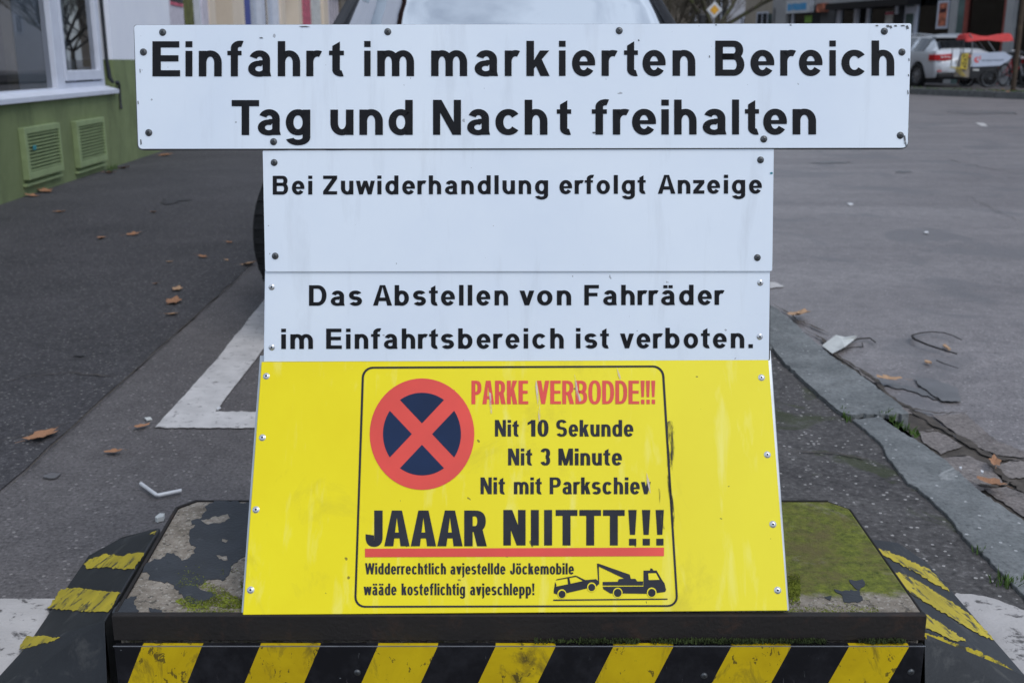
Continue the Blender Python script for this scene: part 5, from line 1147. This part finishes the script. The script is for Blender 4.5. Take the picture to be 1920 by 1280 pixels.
fs('pane', 1719.5, 1780, 'shopglass', -.16, -.15, GZ, TZ); fs('mullion', 1723, 1731, 'tealint', -.3, -.2, GZ, TZ)
pf_ = fs('poster_frame', 1756.5, 1778, 'frame', -.13, -.08, ya=2, yb=55); fs('poster_print', 1760, 1774.5, 'postero', -.079, -.07, ya=7, yb=50, parent=pf_); fs('poster_dark', 1762, 1773, 'redbrown', -.069, -.065, ya=17, yb=25, parent=pf_)
fs('wall_pier', 1780.5, 1793, 'midgrey', -.3, .02, GZ, TZ); fs('wall_pier', 1793.5, 1807, 'tealint', -.3, -.03, GZ, TZ)
fs('mullion', 1807.5, 1810, 'redwood', -.2, -.02, GZ, TZ); fs('pane', 1810.5, 1881, 'shopglass', -.16, -.15, GZ, TZ); fs('mullion', 1881.5, 1885, 'redwood', -.2, .0, GZ, TZ)
fs('wall_pier', 1885.5, 1899, 'midgrey', -.3, .03, GZ, TZ); fs('pane', 1900, 2300, 'carglass', -.16, -.15, GZ, TZ)
fs('awning', 1546, 1700, 'trim', -.05, .5, TZ - .25, TZ - .02)

# ------------------------------------------------------------------ the end of the street
def block(name, label, p0, p1, depth, h, m, wins, gz_=-.2, wm='carglass', roofm='roof', frame=True):
    p0, p1 = Vector((*p0, 0)), Vector((*p1, 0)); d = (p1 - p0); Ln = d.length; d.normalize(); nn = Vector((d.y, -d.x, 0))       # nn faces the camera when p0 is left of p1
    t = thing(name, label, 'building', p0); O = t.location
    def q(s_, o_, z): return p0 + d*s_ + nn*o_ + Vector((0, 0, z))
    def bx_(mb, s0, s1, o0, o1, z0, z1): mb.prism([q(s0, o0, z0), q(s1, o0, z0), q(s1, o1, z0), q(s0, o1, z0)], (0, 0, z1 - z0)); return mb
    bx_(MB(), 0, Ln, -depth, 0, gz_, h).build('wall', M[m], t, O)
    mb = MB(); mb.prism([q(-.3, .3, h), q(-.3, -depth/2, h + depth*.35), q(-.3, -depth - .3, h)], d*(Ln + .6)); mb.build('roof', M[roofm], t, O)
    for s0, z0, w_, h_ in wins:
        f_ = bx_(MB(), s0, s0 + w_, 0, .05, z0, z0 + h_).build('window', M['frame'], t, O)
        mb = MB(); bx_(mb, s0 + .09, s0 + w_/2 - .04, .051, .056, z0 + .09, z0 + h_ - .09); bx_(mb, s0 + w_/2 + .04, s0 + w_ - .09, .051, .056, z0 + .09, z0 + h_ - .09); mb.build('pane', M['dark'], f_, O)
    return t
def grid(n, z0, dz, m_, s0, ds, w_, h_): return [(s0 + ds*i, z0 + dz*j, w_, h_) for j in range(m_) for i in range(n)]
bp_ = lambda x, Y: ((x - 960)/F*(Y*math.cos(PITCH)), Y)
block('house', 'beige plastered house left of the dark shop building', bp_(1392, 62), bp_(1490, 58), 9, 12, 'beige', [(1.1, 2.05, 1.0, 1.5)] + grid(2, 5.2, 3, 2, .5, 1.6, .9, 1.5))
block('house', 'pale house with small windows behind the bare tree', bp_(1318, 86), bp_(1400, 84), 9, 13, 'palewall', [(.75, 3.5, 1.2, 2.6), (2.9, 2.9, .5, 1.3)] + grid(2, 7.5, 3, 2, .6, 1.7, 1, 1.6))
block('house', 'long brown house closing the end of the street', bp_(700, 120), bp_(1330, 118), 10, 13, 'brownwall', grid(9, 1.0, 3.4, 4, 2, 4, 1.3, 1.9))
block('house', 'right hand house far down the street beyond the shops', bp_(1465, 52), bp_(1520, 47), 8, 12, 'beige', [])
# bare tree with moss on its limbs
def limb_tree(label, spec, seed, root, m='bark'):
    rnd = random.Random(seed); t = thing('bare_tree', label, 'tree', root); O = Vector(root); tr = MB(); cr = MB(); tw = MB()
    def grow(p, d, r, ln, lev):
        pts_ = [p]; n_ = 5
        for i in range(n_):
            d = (d + Vector((rnd.uniform(-.18, .18), rnd.uniform(-.18, .18), rnd.uniform(-.06, .16)))).normalized(); p = p + d*ln/n_; pts_.append(p)
        (cr if lev < 3 else tw).tube(pts_, [r*(1 - .5*i/n_) for i in range(n_+1)], 6 if lev < 3 else 3, False)
        if lev < 5:
            for i in range(2, n_+1):
                for _ in range(2 if lev > 1 else 1):
                    a = Vector((rnd.uniform(-1, 1), rnd.uniform(-1, 1), rnd.uniform(-.3, .8))); grow(pts_[i], (d + a*.85).normalized(), r*.45, ln*rnd.uniform(.45, .65), lev + 1)
    tr.tube([O + Vector((0, 0, -.2)), O + Vector((.02, 0, 1.0)), O + Vector((0, .05, spec['fork']))], [spec['r']*1.25, spec['r'], spec['r']*.85], 12); tr.build('trunk', M[m], t, O, smooth=60)
    for dx, dy, dz, ln in spec['limbs']: grow(O + Vector((0, .05, spec['fork'] - .1)), Vector((dx, dy, dz)).normalized(), spec['r']*.55, ln, 2)
    cr.build('crown', M[m], t, O, smooth=60); tw.build('twigs', M['twig'], t, O); return t
tp = bp_(1336, 36)
limb_tree('bare mossy tree spreading its limbs behind the yellow diamond sign', dict(fork=1.9, r=.14, limbs=[(-.9, 0, .75, 3.4), (.95, -.1, .45, 3.6), (.2, .2, 1, 3.2), (-.35, -.3, 1, 3.0), (.6, .5, .8, 3)]), 5, (tp[0], tp[1], .1))
for i, (x, Y, sd, lb) in enumerate([(1245, 56, 11, 'bare brown tree left of the yellow diamond sign'), (1285, 75, 12, 'distant bare tree in front of the brown end house'), (1215, 68, 13, 'bare tree just right of the windscreen edge')]):
    tp = bp_(x, Y); limb_tree(lb, dict(fork=1.5, r=.15, limbs=[(-.9, 0, .6, 3.6), (.9, 0, .6, 3.6), (.2, .3, 1, 4), (-.4, -.3, .8, 3.8), (.1, -.6, .5, 3.6)]), sd, (tp[0], tp[1], .15), 'twig')
# priority road sign
tp = bp_(1335, 34); s_ = 34*math.cos(PITCH)/F
ds = thing('priority_sign', 'white and amber diamond road sign on a pole before the bare tree', 'traffic sign', (tp[0], tp[1], 0))
zc_ = at_y(1335, 19, 34).z
mb = MB(); mb.tube([(0, .03, -.1), (0, .03, zc_ + .3)], .03, 8); mb.build('pole', M['steel'], ds, smooth=60)
def dia(r, y0, y1): m_ = MB(); m_.prism([(r, y0, zc_), (0, y0, zc_ + r), (-r, y0, zc_), (0, y0, zc_ - r)], (0, y1 - y0, 0)); return m_
dia(15*s_, -.02, 0).build('sign_face', M['signwhite'], ds, bevel=.02); dia(8.6*s_, -.03, -.0205).build('amber_field', M['signyellow'], ds)
tp = bp_(1313, 33); tl = thing('signal_box', 'small black signal head on a dark pole left of the diamond sign', 'traffic light', (tp[0], tp[1], 0)); zc2 = at_y(1313, 36, 33).z
mb = MB(); mb.tube([(0, 0, -.1), (0, 0, zc2 - .2)], .03, 8); mb.build('pole', M['trim'], tl); mb = MB(); mb.box((-.10, -.1, zc2 - .2), (.10, .1, zc2 + .16)); mb.build('housing', M['trim'], tl, bevel=.05)
